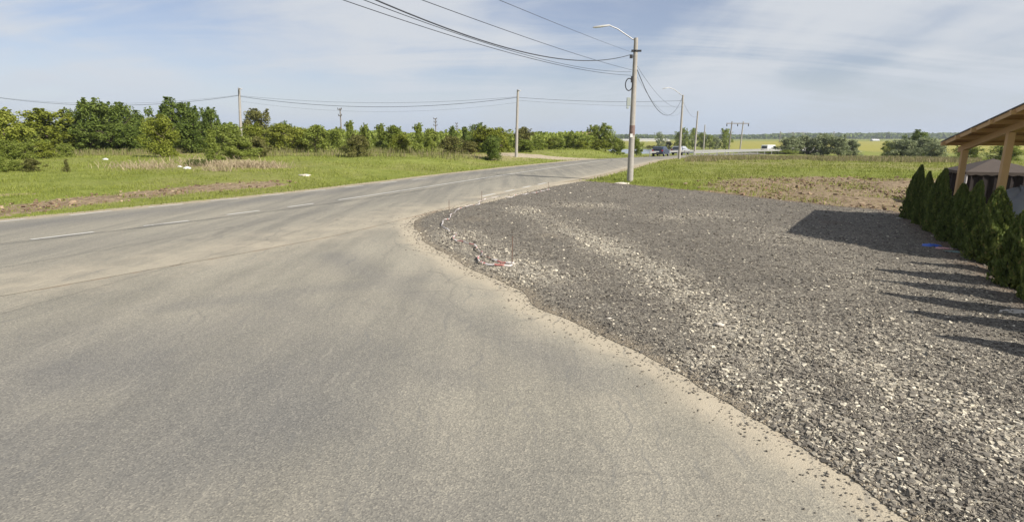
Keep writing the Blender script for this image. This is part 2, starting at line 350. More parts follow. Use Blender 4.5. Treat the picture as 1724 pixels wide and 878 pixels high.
def soil_mask(x, y):
    r = .95 * sst(2.5, -1.5, sdf(x, y, SOILR)) * (.52 + .75 * fbm(x, y, .5, 21))
    r = np.maximum(r, 1.0 * sst(1.6, .2, pdist(x, y, [(8.9, 26.9), (11.8, 21.8), (13.6, 20), (15.5, 18.6)])))
    l = [onT(*q)[:2] for q in ((-30, 362), (60, 350), (150, 338), (260, 326), (350, 318), (440, 310))]
    d = pdist(x, y, l); r = np.maximum(r, .95 * sst(2.3, .3, d) * (.58 + .8 * fbm(x, y, .5, 5)))
    r = np.maximum(r, .9 * sst(1.0, .1, pdist(x, y, [(HEDGE_A[0] + HEDGE_D.x * t, HEDGE_A[1] + HEDGE_D.y * t) for t in (-1, 16)])))
    return r
def dry_mask(x, y):
    p = [onT(*q)[:2] for q in ((200, 286), (300, 280), (365, 285), (430, 284), (470, 282))]
    g = .5 * sst(3.0, .5, pdist(x, y, p))
    q = [atY(a, 240, 62)[:2] for a in (-50, 150, 300, 450, 600, 800)]
    g = np.maximum(g, .62 * sst(11, 3, pdist(x, y, q)) * (.5 + fbm(x, y, .15, 31)))
    az = x / np.maximum(y, 1)
    g = np.maximum(g, .5 * sst(40, 60, np.hypot(x, y)) * (az > .2) * sst(130, 90, np.hypot(x, y)))
    g = np.maximum(g, .8 * sst(.8, .1, pdist(x, y, [onT(-10, 328)[:2], onT(45, 326)[:2]])))
    return g
mk = np.zeros((len(X), 4)); mk[:, 3] = 1
mk[near, 0] = soil_mask(X[near], Y[near]); mk[near, 1] = dry_mask(X[near], Y[near])
PATH = [tuple(onT(*q)[:2]) for q in ((1000, 268), (950, 267), (915, 264.5), (890, 262), (850, 260))]
sh = .9 * sst(1.15, .35, dr) + 0; sh[near] = np.maximum(sh[near], sst(2.6, 1.3, pdist(X[near], Y[near], PATH)))
sh = np.maximum(sh, .9 * sst(.5, .1, da) * (X < 6))
mk[:, 3] = 1 - np.clip(sh, 0, 1)
az = X / np.maximum(Y, 1)
yl = sst(.34, .40, az) * (1 - sst(.98, 1.1, az)) * sst(240, 300, D) * (1 - sst(640, 760, D)) * (Y > 0); mk[:, 2] = yl
mk[:, 2] = np.maximum(mk[:, 2], .6 * (az > .1) * (az < .3) * sst(330, 400, D) * (1 - sst(640, 700, D)))
inl = np.zeros(X.shape, bool); inl[near] = inside(X[near], Y[near], LAKE)
bumps = (fbm(X, Y, .35, 2) - .5) * .16 + (fbm(X, Y, 1.7, 4, 2) - .5) * .07
sm = mk[:, 0]; bumps += sm * (fbm(X, Y, 1.3, 8, 3) - .35) * .22
Z = Z + rough_f * bumps * (D < 120) - np.where(dmin < -.6, np.where(D > 70, .22, .06), 0) - .8 * inl
nxg, nyg = len(gx), len(gy); I = np.arange(nxg * nyg).reshape(nyg, nxg)
F = np.stack([I[:-1, :-1].ravel(), I[:-1, 1:].ravel(), I[1:, 1:].ravel(), I[1:, :-1].ravel()], 1)
tag(np_mesh('ground', np.c_[X, Y, Z], F, M_GROUND, smooth_=True, col=mk), kind='structure')

def cdt_sheet(name, poly, step, zf, mf, m, off=0):
    P = np.array(poly); x0, y0 = P.min(0); x1, y1 = P.max(0); gx_, gy_ = np.meshgrid(np.arange(x0, x1, step), np.arange(y0, y1, step))
    gx_ = gx_.ravel() + RNG.uniform(-.2, .2, gx_.size) * step; gy_ = gy_.ravel() + RNG.uniform(-.2, .2, gy_.size) * step
    d = sdf(gx_, gy_, poly); k = d < -step * .5; pts = [Vector(p) for p in poly] + [Vector(p) for p in np.c_[gx_[k], gy_[k]]]
    n = len(poly); v, e, f, *_ = delaunay_2d_cdt(pts, [], [list(range(n))], 1, 1e-5)
    v = np.array([(a.x, a.y) for a in v]); f = [q for q in f if len(q) == 3]
    f = np.array(f); c = v[f].mean(1); f = f[inside(c[:, 0], c[:, 1], poly)]
    a = v[f]; cr = (a[:, 1, 0] - a[:, 0, 0]) * (a[:, 2, 1] - a[:, 0, 1]) - (a[:, 1, 1] - a[:, 0, 1]) * (a[:, 2, 0] - a[:, 0, 0]); f[cr < 0] = f[cr < 0][:, ::-1]
    dd = sdf(v[:, 0], v[:, 1], poly)
    return tag(np_mesh(name, np.c_[v, zf(v[:, 0], v[:, 1], dd)], f, m, smooth_=True, col=mf(v[:, 0], v[:, 1], dd)), kind='structure')
# apron of the side road: dusty, with the sand drifted along the gravel
DARKP = [at0(*q) for q in ((330, 640), (180, 660), (60, 800), (350, 900))]
def apron_mask(x, y, d):
    dge = pdist(x, y, GR_EDGE_S)
    sand = 1.05 * np.exp(-(dge / (.20 + .13 * np.clip(y, 0, 20) / 10)) ** 2) + .40 * np.exp(-(dge / 1.2) ** 2)
    seam = pdist(x, y, ROAD_R); sand = np.maximum(sand, .42 * np.exp(-(seam / 1.4) ** 2)); sand = np.maximum(sand, .34 * sst(11, 17, y) * sst(-9, -5, x))
    sand = np.maximum(sand, .9 * sst(27, 30, y))
    drk = .95 * sst(5, -1, sdf(x, y, DARKP)) * fbm(x, y, .6, 51) * 1.5
    for a, bq in (((80, 560), (560, 640)), ((-40, 620), (420, 560)), ((520, 700), (900, 800)), ((450, 500), (760, 640)), ((560, 430), (1000, 640)), ((260, 520), (700, 470))):
        drk = np.maximum(drk, .6 * np.exp(-(pdist(x, y, [at0(*a), at0(*bq)]) / .42) ** 2) * (.3 + fbm(x, y, .5, 61)))
    br = .75 * np.exp(-(seam / .10) ** 2) + .5 * np.exp(-(dge / .28) ** 2)
    return np.c_[np.clip(sand, 0, 1), np.clip(drk, 0, 1), np.clip(br, 0, 1)]
ap2 = [(x - .15, y + .05) for x, y in ROAD_R if -30 < y < 32.6] + [(4.6, 33.3)] + [(x + .25, y) for x, y in GR_EDGE_S[::-1]] + [(3.4, -30)]
cdt_sheet('side_road', ap2, .2, lambda x, y, d: .006 + 0 * x, apron_mask, M_APRON)
# main road
def strip(name, L, Rr, m, zoff, across, mf, step=.5, kind='structure'):
    L = resample(L, step); n = len(L); Rp = np.array(Rr); s = np.r_[0, np.cumsum(np.hypot(*np.diff(Rp, axis=0).T))]
    t = np.linspace(0, s[-1], n); Rr = np.c_[np.interp(t, s, Rp[:, 0]), np.interp(t, s, Rp[:, 1])]; L = np.array(L)
    u = np.linspace(0, 1, across + 1); P = L[:, None, :] * (1 - u)[None, :, None] + Rr[:, None, :] * u[None, :, None]
    P = P.reshape(-1, 2); U = np.tile(u, n); z = terr(P[:, 0], P[:, 1]) + zoff + .06 * sst(70, 90, np.hypot(P[:, 0], P[:, 1]))
    I = np.arange(n * (across + 1)).reshape(n, -1); F = np.stack([I[:-1, :-1].ravel(), I[:-1, 1:].ravel(), I[1:, 1:].ravel(), I[1:, :-1].ravel()], 1)
    return tag(np_mesh(name, np.c_[P, z], F, m, smooth_=True, col=mf(P[:, 0], P[:, 1], U)), kind=kind)
def main_mask(x, y, u):
    dge = pdist(x, y, GR_EDGE_S)
    sand = .42 * sst(.62, 1.0, u) + .5 * np.exp(-((1 - u) / .05) ** 2) * (y > 24) + .55 * np.exp(-(u / .035) ** 2)
    sand = np.maximum(sand, .85 * np.exp(-(dge / 1.0) ** 2)) + .12 * np.exp(-((u - .3) / .05) ** 2)
    sand = np.where(y < 22, np.maximum(sand, .55 * sst(.6, .95, u)), sand)
    drk = .75 * np.exp(-((u - .14) / .09) ** 2) + .35 * np.exp(-((u - .42) / .06) ** 2) * (y > 20) + .25 * np.exp(-((u - .62) / .06) ** 2)
    drk = drk * (.6 + .7 * fbm(x, y, .2, 71)) 
    return np.c_[np.clip(sand, 0, 1), np.clip(drk, 0, 1), .5 * np.exp(-((1 - u) / .02) ** 2)]
strip('main_road', ROAD_L, ROAD_R, M_MAIN, .012, 14, main_mask)
# painted markings
def m_paint():
    m, t, b = mat('worn_road_paint'); p = t.pos(); n = t.noise(p, 14, 5, .7); n1 = t.noise(p, 1.2, 3)
    c = t.mix(t.ss(t.math('ADD', t.math('MULTIPLY', n, .6), t.math('MULTIPLY', n1, .4)), .52, .66), (.50, .49, .45), (.24, .23, .21))
    t.set(b.inputs['Base Color'], c); b.inputs['Roughness'].default_value = .8; return m
M_PAINT = m_paint()
def dashes(name, segs, wd):
    V = []; F = []
    for a, b in segs:
        a = np.array(a); b = np.array(b); n = max(1, int(np.hypot(*(b - a)) / .7)); d = (b - a) / np.hypot(*(b - a)); q = np.array([-d[1], d[0]]) * wd / 2; s0 = len(V)
        for k in range(n + 1):
            c = a + (b - a) * k / n
            for sg in (1, -1):
                p = c + q * sg; V.append((p[0], p[1], T(*p) + .018 + .06 * float(sst(70, 90, np.hypot(*p)))))
            if k: i = s0 + 2 * k; F.append((i - 2, i - 1, i + 1, i))
    return tag(np_mesh(name, V, F, M_PAINT), kind='structure')
def pix_segs(L): return [(at0(*a), at0(*b)) for a, b in L]
dashes('centre_line_marking', pix_segs([((52, 404), (158, 391)), ((242, 381), (318, 372)), ((382, 362), (437, 355)), ((485, 349), (528, 343)), ((-140, 430), (-10, 412))]), .13)
cl_ = [p for p in resample(CENTRE, 1.2) if p[1] > 23.2 and p[1] < 100]; cl_[0] = at0(570, 337)
dashes('centre_line_solid_marking', list(zip(cl_[:-1], cl_[1:])), .13)
dashes('edge_line_marking', pix_segs([((-40, 378), (43, 369)), ((118, 363), (188, 355.5)), ((250, 349.5), (308, 344)), ((355, 338.5), (402, 334.5)), ((440, 330.5), (478, 327)), ((512, 323), (548, 320)), ((580, 316), (612, 313)), ((640, 309), (668, 306)), ((694, 303), (720, 300.5))]), .15)
dashes('right_edge_line_marking', pix_segs([((812, 331), (833, 326.5)), ((850, 323), (866, 319.5)), ((880, 316.5), (893, 313.5)), ((906, 311), (919, 308))]), .15)
ms_ = simple('tar_seam', (.085, .083, .08), .8); M_KEEP = M_PAINT; M_PAINT = ms_
dashes('tar_seam_marking', pix_segs([((868, 294.5), (905, 296.5)), ((905, 296.5), (985, 301))]), .16); M_PAINT = M_KEEP
# gravel lot
PALE = [[(880, 352), (960, 390), (1060, 440), (1180, 520), (1280, 570), (1420, 625), (1560, 690), (1800, 800)],
        [(1110, 470), (1210, 552), (1330, 640), (1440, 740), (1500, 800)], [(760, 395), (800, 430), (900, 470)], [(1190, 620), (1330, 680), (1500, 830)],
        [(950, 346), (1010, 350)], [(1250, 540), (1450, 560), (1724, 640)], [(1130, 368), (1200, 362)], [(1300, 395), (1440, 480)]]
PALE = [[at0(*q) for q in l] for l in PALE]
def pale(x, y):
    r = np.zeros(np.shape(x)); y = np.asarray(y)
    for k, (l, a, wd) in enumerate(zip(PALE, (1, .8, .7, .6, .8, .5, .6, .35), (.38, .3, .5, .3, .5, .7, .6, .7))):
        r = np.maximum(r, a * np.exp(-(pdist(x, y, l) / (wd * 1.6)) ** 2))
    r = r * (1 - .35 * sst(11, 17, y))
    return np.clip(r * (-.1 + 1.9 * fbm(x, y, .9, 81)) + .22 * (fbm(x, y, .4, 91) - .4), 0, 1)
def gravel_mask(x, y, d):
    dge = pdist(x, y, GR_EDGE_S); sand = .75 * np.exp(-(dge / .3) ** 2)
    for q, rr in (((800, 372), 1.0), ((985, 352), .9), ((930, 400), .8), ((1350, 690), .2), ((980, 300), 1.2)): sand = np.maximum(sand, .5 * np.exp(-(np.hypot(x - at0(*q)[0], y - at0(*q)[1]) / rr) ** 2))
    br = .9 * sst(.9, .1, pdist(x, y, GR_FAR)) + .5 * np.exp(-(np.hypot(x - at0(1400, 378)[0], y - at0(1400, 378)[1]) / .35) ** 2)
    return np.c_[pale(x, y), np.clip(sand, 0, 1), np.clip(br, 0, 1) * (y > 5)]
HOLE = at0(912, 437)
def gravel_z(x, y, d): return -.075 * np.exp(-((x - HOLE[0]) / .34) ** 2 - ((y - HOLE[1]) / .16) ** 2) + .045 * np.exp(-((x - HOLE[0] - .1) / .5) ** 2 - ((y - HOLE[1] - .42) / .2) ** 2) + .012 + .05 * sst(0, .35, -d) + sst(0, .5, -d) * ((fbm(x, y, 3.2, 13, 3) - .5) * .05 + (fbm(x, y, .6, 17, 2) - .5) * .06)
cdt_sheet('gravel_lot', GRAVEL, .16, gravel_z, gravel_mask, M_GRAVEL)

# ------------------------------------------------------------------ loose stones, grass, weeds (uncountable stuff)
CUBE_V = np.array([(x, y, z) for x in (-1, 1) for y in (-1, 1) for z in (-1, 1)], float) * .5
CUBE_F = np.array([(0, 1, 3, 2), (4, 6, 7, 5), (0, 4, 5, 1), (2, 3, 7, 6), (0, 2, 6, 4), (1, 5, 7, 3)])
def chips(name, x, y, z, size, val, m, flat=.6):
    n = len(x); V = CUBE_V[None] + RNG.uniform(-.28, .28, (n, 8, 3)); V *= (size[:, None] * RNG.uniform(.6, 1.3, (n, 3)) * np.array([1, 1, flat]))[:, None, :]
    a = RNG.uniform(0, 2 * np.pi, n); tl = RNG.uniform(-.5, .5, n)
    y2 = V[..., 1] * np.cos(tl)[:, None] - V[..., 2] * np.sin(tl)[:, None]; z2 = V[..., 1] * np.sin(tl)[:, None] + V[..., 2] * np.cos(tl)[:, None]
    x3 = V[..., 0] * np.cos(a)[:, None] - y2 * np.sin(a)[:, None]; y3 = V[..., 0] * np.sin(a)[:, None] + y2 * np.cos(a)[:, None]
    P = np.stack([x3 + x[:, None], y3 + y[:, None], z2 + z[:, None]], -1).reshape(-1, 3)
    F = (CUBE_F[None] + (np.arange(n) * 8)[:, None, None]).reshape(-1, 4)
    return tag(np_mesh(name, P, F, m, face_v=np.repeat(val, 6)), kind='stuff')
N = 1100000
y = np.exp(RNG.uniform(np.log(2.2), np.log(34), N)); x = RNG.uniform(-4, 14, N)
k = RNG.uniform(0, 1, N) < np.clip(34 / y / 12, 0, 1); x = x[k]; y = y[k]
k = (np.abs(x / y) < 1.08); x = x[k]; y = y[k]
d = sdf(x, y, GRAVEL); k = (d < 0) ; x = x[k]; y = y[k]; d = d[k]
pl = pale(x, y); u = RNG.uniform(0, 1, len(x))
val = np.clip(RNG.beta(2, 3.2, len(x)) * .75 + np.where(u < .12 + .72 * pl, RNG.uniform(.3, .6, len(x)), 0), 0, 1)
val = np.where(np.hypot((x - HOLE[0]) / .45, (y - HOLE[1]) / .3) < 1, val * .3, val)
size = (.0052 + .0056 * RNG.exponential(1, len(x)).clip(0, 3.6)) * (1 + .045 * y) * (1 + .25 * (pl > .4))
keep = RNG.uniform(0, 1, len(x)) < .45 + pl; x, y, d, val, size = x[keep], y[keep], d[keep], val[keep], size[keep]
z = gravel_z(x, y, d) + size * .12
print('stones', len(x))
tag(chips('gravel_stones', x, y, z, size, val, M_STONE), 'loose angular grey and pale stones covering the gravel lot', 'gravel')
# scattered bits on the sandy fringe
n = 3800; i = RNG.integers(0, len(GR_EDGE_S) - 8, n); e = np.array(GR_EDGE_S)[i] + RNG.normal(0, .12, (n, 2)); e[:, 0] -= RNG.exponential(.09, n) * RNG.choice([.3, 1, 2.2], n)
e = e[(e[:, 1] > 2.4) & ~inside(e[:, 0], e[:, 1], GRAVEL)]
tag(chips('scattered_chips', e[:, 0], e[:, 1], np.full(len(e), .011), (.003 + .004 * RNG.exponential(1, len(e)).clip(0, 3)) * (1 + .05 * e[:, 1]), RNG.beta(2, 3, len(e)) * .7, M_STONE), 'small dark chips scattered over the sandy edge of the asphalt', 'stone chips')
# soil clods
n = 12000; x = RNG.uniform(-30, 28, n); y = RNG.uniform(15, 38, n); s_ = soil_mask(x, y)
k = (RNG.uniform(0, 1, n) < s_ * .8) & (sdf(x, y, GRAVEL) > .05) & (sdf(x, y, ROAD_POLY) > .7) & (np.abs(x / y) < 1.1) & ~((x > -8) & (x < 6)); x = x[k]; y = y[k]
tag(chips('soil_clods', x, y, terr(x, y) + .05, RNG.uniform(.025, .10, len(x)) * (1 + .8 * (RNG.uniform(0, 1, len(x)) > .9)), RNG.uniform(0, 1, len(x)), M_CLOD), 'crumbled brown soil clods along the verge and beside the gravel', 'soil')

def ground_noise_z(x, y):
    return terr(x, y)
def blades(name, x, y, h, wd, val, m, label, cat, lean=.35, nb=1):
    n = len(x); a = RNG.uniform(0, 2 * np.pi, n); lx = RNG.normal(0, lean, n) * h; ly = RNG.normal(0, lean, n) * h; z = ground_noise_z(x, y) - .03
    c, s = np.cos(a) * wd / 2, np.sin(a) * wd / 2
    P = np.stack([np.c_[x - c, y - s, z], np.c_[x + c, y + s, z], np.c_[x + lx + c * .35, y + ly + s * .35, z + h], np.c_[x + lx - c * .35, y + ly - s * .35, z + h * .93]], 1).reshape(-1, 3)
    F = np.arange(4 * n).reshape(n, 4)
    return tag(np_mesh(name, P, F, m, face_v=val), label, cat, kind='stuff')
def open_ground(x, y): return (sdf(x, y, ROAD_POLY) > .55) & (sdf(x, y, GRAVEL) > .12) & (sdf(x, y, APRON) > .3) & (pdist(x, y, PATH) > 1.5)
N = 330000
y = np.exp(RNG.uniform(np.log(14), np.log(95), N)); x = y * RNG.uniform(-1.02, 1.0, N)
k = open_ground(x, y) & ~((x < 3) & (x > -3 + 0 * y) & (y < 22)); x = x[k]; y = y[k]
s_ = soil_mask(x, y); g_ = dry_mask(x, y); pn = fbm(x, y, .8, 101)
k = RNG.uniform(0, 1, len(x)) < np.clip(1.15 - .95 * s_, .14, 1) * (.35 + .9 * pn); x, y, s_, g_, pn = x[k], y[k], s_[k], g_[k], pn[k]
h = (.04 + .09 * RNG.uniform(0, 1, len(x)) ** 2) * (.6 + .9 * pn) * (1 + .006 * y); wd = .018 * (1 + .035 * y)
val = np.clip(RNG.normal(.42, .17, len(x)) + .5 * (fbm(x, y, .25, 111) - .5) + .25 * g_, 0, 1)
print('blades', len(x))
blades('grass', x, y, h, wd, val, M_BLADE, 'short uneven green grass of the verge and field', 'grass')
# rank growth right at pole and field edges
y = np.r_[RNG.uniform(22, 62, 26000)]; x = y * RNG.uniform(.08, 1.0, len(y)); k = open_ground(x, y) & (fbm(x, y, .5, 121) > .5); x = x[k]; y = y[k]
blades('tall_grass', x, y, RNG.uniform(.08, .22, len(x)), .02 * (1 + .03 * y), RNG.uniform(.15, .8, len(x)), M_BLADE, 'taller tufted green grass in the field behind the gravel', 'grass')
# dry weeds in front of the scrub
def area(n, px0, px1, y0, y1, thr, seed):
    y = RNG.uniform(y0, y1, n); px = RNG.uniform(px0, px1, n); x = (px - 862) / FPX * y * 1.0 / 1.0 * (1 / math.cos(PITCH)) * .977
    k = (fbm(x, y, .16, seed) > thr) & open_ground(x, y); return x[k], y[k]
x, y = area(20000, -40, 860, 52, 74, .47, 131)
blades('dry_weeds', x, y, RNG.uniform(.2, .75, len(x)), np.full(len(x), .045), np.clip(RNG.normal(.2, .25, len(x)), 0, 1), M_DRY, 'tall faded brown and mauve weeds in front of the scrub', 'dry weeds', .2)
xs, ys = [], []
for px, py, r, n in ((400, 281, 1.3, 1100), (432, 282, 1.1, 500), (365, 288, .5, 150), (232, 284, 1.1, 260), (265, 281, 1.2, 240), (330, 272, 2, 200)):
    cx, cy, _ = onT(px, py); xs.append(RNG.normal(cx, r, n)); ys.append(RNG.normal(cy, r * .45, n))
x = np.concatenate(xs); y = np.concatenate(ys)
blades('straw_grass', x, y, RNG.uniform(.2, .55, len(x)), np.full(len(x), .035), np.clip(RNG.normal(.85, .12, len(x)), 0, 1), M_DRY, 'bleached straw coloured grass clumps in front of the shrubs', 'dry grass', .45)
x, y = area(26000, 1150, 1640, 60, 92, .42, 141)
blades('meadow_weeds', x, y, RNG.uniform(.2, .55, len(x)), np.full(len(x), .05), np.clip(RNG.normal(.35, .25, len(x)), 0, 1), M_DRY, 'brownish seed heads over the green field right of the road', 'meadow weeds', .25)

# ------------------------------------------------------------------ lake
m, t, b = mat('lake_water'); b.inputs['Base Color'].default_value = (.16, .19, .22, 1); b.inputs['Roughness'].default_value = .12
t.set(b.inputs['Normal'], t.bump(t.noise(t.scalevec(t.pos(), (1, 3, 1)), 1.5, 4), .25, .05))
lv = smooth(LAKE + LAKE[:1], 5)[:-1]
lm = MB(); lm.poly([(x, y, -2.55) for x, y in lv]); tag(lm.build('lake', m), kind='structure')

# ------------------------------------------------------------------ vegetation
def crown_np(shape, n, seed, leaf):
    r = np.random.default_rng(seed); L = []
    if shape == 'bush':
        for _ in range(46):
            a = r.uniform(0, 6.28); z = r.uniform(.08, .88); q = .40 * math.sqrt(max(.05, 1 - ((z - .38) / .66) ** 2)) * r.uniform(.2, 1) * (.85 + .25 * math.sin(3 * a + seed)); L.append((q * math.cos(a), q * math.sin(a), z, r.uniform(.06, .14)))
    elif shape == 'tree':
        for _ in range(50):
            a = r.uniform(0, 6.28); z = r.uniform(.12, .92); q = .41 * math.sqrt(max(.05, 1 - ((z - .48) / .5) ** 2)) * r.uniform(.2, 1) * (.85 + .25 * math.sin(3 * a + seed)); L.append((q * math.cos(a), q * math.sin(a), z, r.uniform(.05, .12)))
    elif shape == 'spire':
        for _ in range(18):
            a = r.uniform(0, 6.28); z = r.uniform(.08, .9); q = .30 * (1 - z) ** .6 * r.uniform(.2, 1); L.append((q * math.cos(a), q * math.sin(a), z, r.uniform(.08, .16) * (1.15 - .5 * z)))
    else:   # low
        for _ in range(26):
            a = r.uniform(0, 6.28); q = .4 * math.sqrt(r.uniform(0, 1)); z = .25 + .4 * (1 - (q / .42) ** 2) * r.uniform(.3, 1); L.append((q * math.cos(a), q * math.sin(a), z, r.uniform(.1, .19)))
    L = np.array(L); k = r.integers(0, len(L), n); d = r.normal(0, 1, (n, 3)); d /= np.linalg.norm(d, axis=1)[:, None]
    rad = L[k, 3] * (1.15 - .75 * r.uniform(0, 1, n) ** 1.3); P = L[k, :3] + d * rad[:, None] * np.array([1, 1, 1.05])
    # shoots sticking out of the upper lobes
    m_ = n // 6; ks = r.choice(len(L), m_, p=(L[:, 2] ** 2) / np.sum(L[:, 2] ** 2)); ns = 30; sh_ = r.integers(0, ns, m_)
    sd = r.normal(0, .5, (ns, 3)) + np.array([0, 0, .9]); sd /= np.linalg.norm(sd, axis=1)[:, None]; sk = r.choice(len(L), ns, p=L[:, 2] / L[:, 2].sum())
    P2 = L[sk[sh_], :3] + sd[sh_] * (L[sk[sh_], 3, None] + r.uniform(-.02, .09, (m_, 1))) + r.normal(0, .012, (m_, 3)); P = np.r_[P, P2]; d = np.r_[d, sd[sh_]]; k = np.r_[k, sk[sh_]]
    ok = P[:, 2] > .0; P, d, k = P[ok], d[ok], k[ok]; P[:, 2] = np.minimum(P[:, 2], 1.02); n = len(P)
    nor = d * .7 + r.normal(0, .6, (n, 3)) + np.array([0, 0, .35]); nor /= np.linalg.norm(nor, axis=1)[:, None]
    t1 = np.cross(nor, r.normal(0, 1, (n, 3))); t1 /= np.linalg.norm(t1, axis=1)[:, None]; t2 = np.cross(nor, t1)
    s = leaf * r.uniform(.55, 1.4, (n, 1)); a = t1 * s; bb = t2 * s * .6
    V = np.stack([P - a, P - bb, P + a, P + bb], 1).reshape(-1, 3); F = np.arange(4 * n).reshape(n, 4)
    lobe = r.uniform(-.18, .18, len(L) + 1)
    return V, F, np.clip(r.normal(.5, .17, n) + lobe[k], 0, 1)
def trunk_mb(shape, seed):
    r = random.Random(seed); b_ = MB(); top = {'bush': .6, 'tree': .7, 'spire': .8, 'low': .4}[shape]
    ns = 3 if shape in ('bush', 'low') else 1
    for q in range(ns):
        bx, by = (r.uniform(-.05, .05), r.uniform(-.05, .05)); tx, ty = bx + r.uniform(-.12, .12), by + r.uniform(-.12, .12)
        pts = [(bx, by, -.03), (bx * .6 + tx * .4 + r.uniform(-.02, .02), by * .6 + ty * .4, top * .4), (tx, ty, top)]
        b_.tube(pts, [.028 if ns == 1 else .014, .02 if ns == 1 else .01, .005], 6)
        for z in (.3, .42, .52, .62):
            a = r.uniform(0, 6.28); p0 = Vector(pts[0]).lerp(Vector(pts[2]), z / top * .9); b_.tube([p0, p0 + Vector((math.cos(a) * .13, math.sin(a) * .13, .08)), p0 + Vector((math.cos(a) * .27, math.sin(a) * .27, .2))], [.009, .006, .003], 5)
    return b_
PROTO = {}
def crown_mesh(shape, kind, var, dens):
    key = (shape, kind, var, dens)
    if key not in PROTO:
        n, leaf = {'far': (2600, .026), 'near': (12000, .018), 'thick': (6500, .022)}[dens]
        V, F, v = crown_np(shape, n, hash((shape, var)) % 1000 if False else sum(map(ord, shape)) * 7 + var * 13, leaf)
        o = np_mesh('crown', V, F, M_LEAF[kind], face_v=v); c = o.data; bpy.data.objects.remove(o)
        tr = trunk_mb(shape, var).build('trunk', M_BARK, smooth_=True); tm = tr.data; bpy.data.objects.remove(tr)
        PROTO[key] = (c, tm)
    return PROTO[key]
PC = [0]
def plant(name, x, y, z, wd, h, kind, shape, label, cat, group=None, dens='far'):
    PC[0] += 1; r = random.Random(PC[0] * 31); c, tm = crown_mesh(shape, kind, PC[0] % 3, dens)
    o = empty(name, (x, y, z - .03), r.uniform(0, 6.28), label, cat, group); o.scale = (wd, wd, h)
    for nm, me in (('crown', c), ('trunk', tm)):
        q = bpy.data.objects.new(nm, me); COL.objects.link(q); q.parent = o
    return o
def pplant(px, Dm, top, wpx, kind, shape, label, name='shrub', cat='shrub', group='shrubs and small trees along the far side of the left field', dens='far', zbase=None, wmul=1.12):
    p = atY(px, top, Dm); x, y = p[0], p[1]; z = T(x, y) if zbase is None else zbase
    plant(name, x, y, z, wpx * Dm / FPX * wmul * 1.05, (p[2] - z) * 1.0, kind, shape, label, cat, group, dens)
TG = 'dark trees of the left thicket'
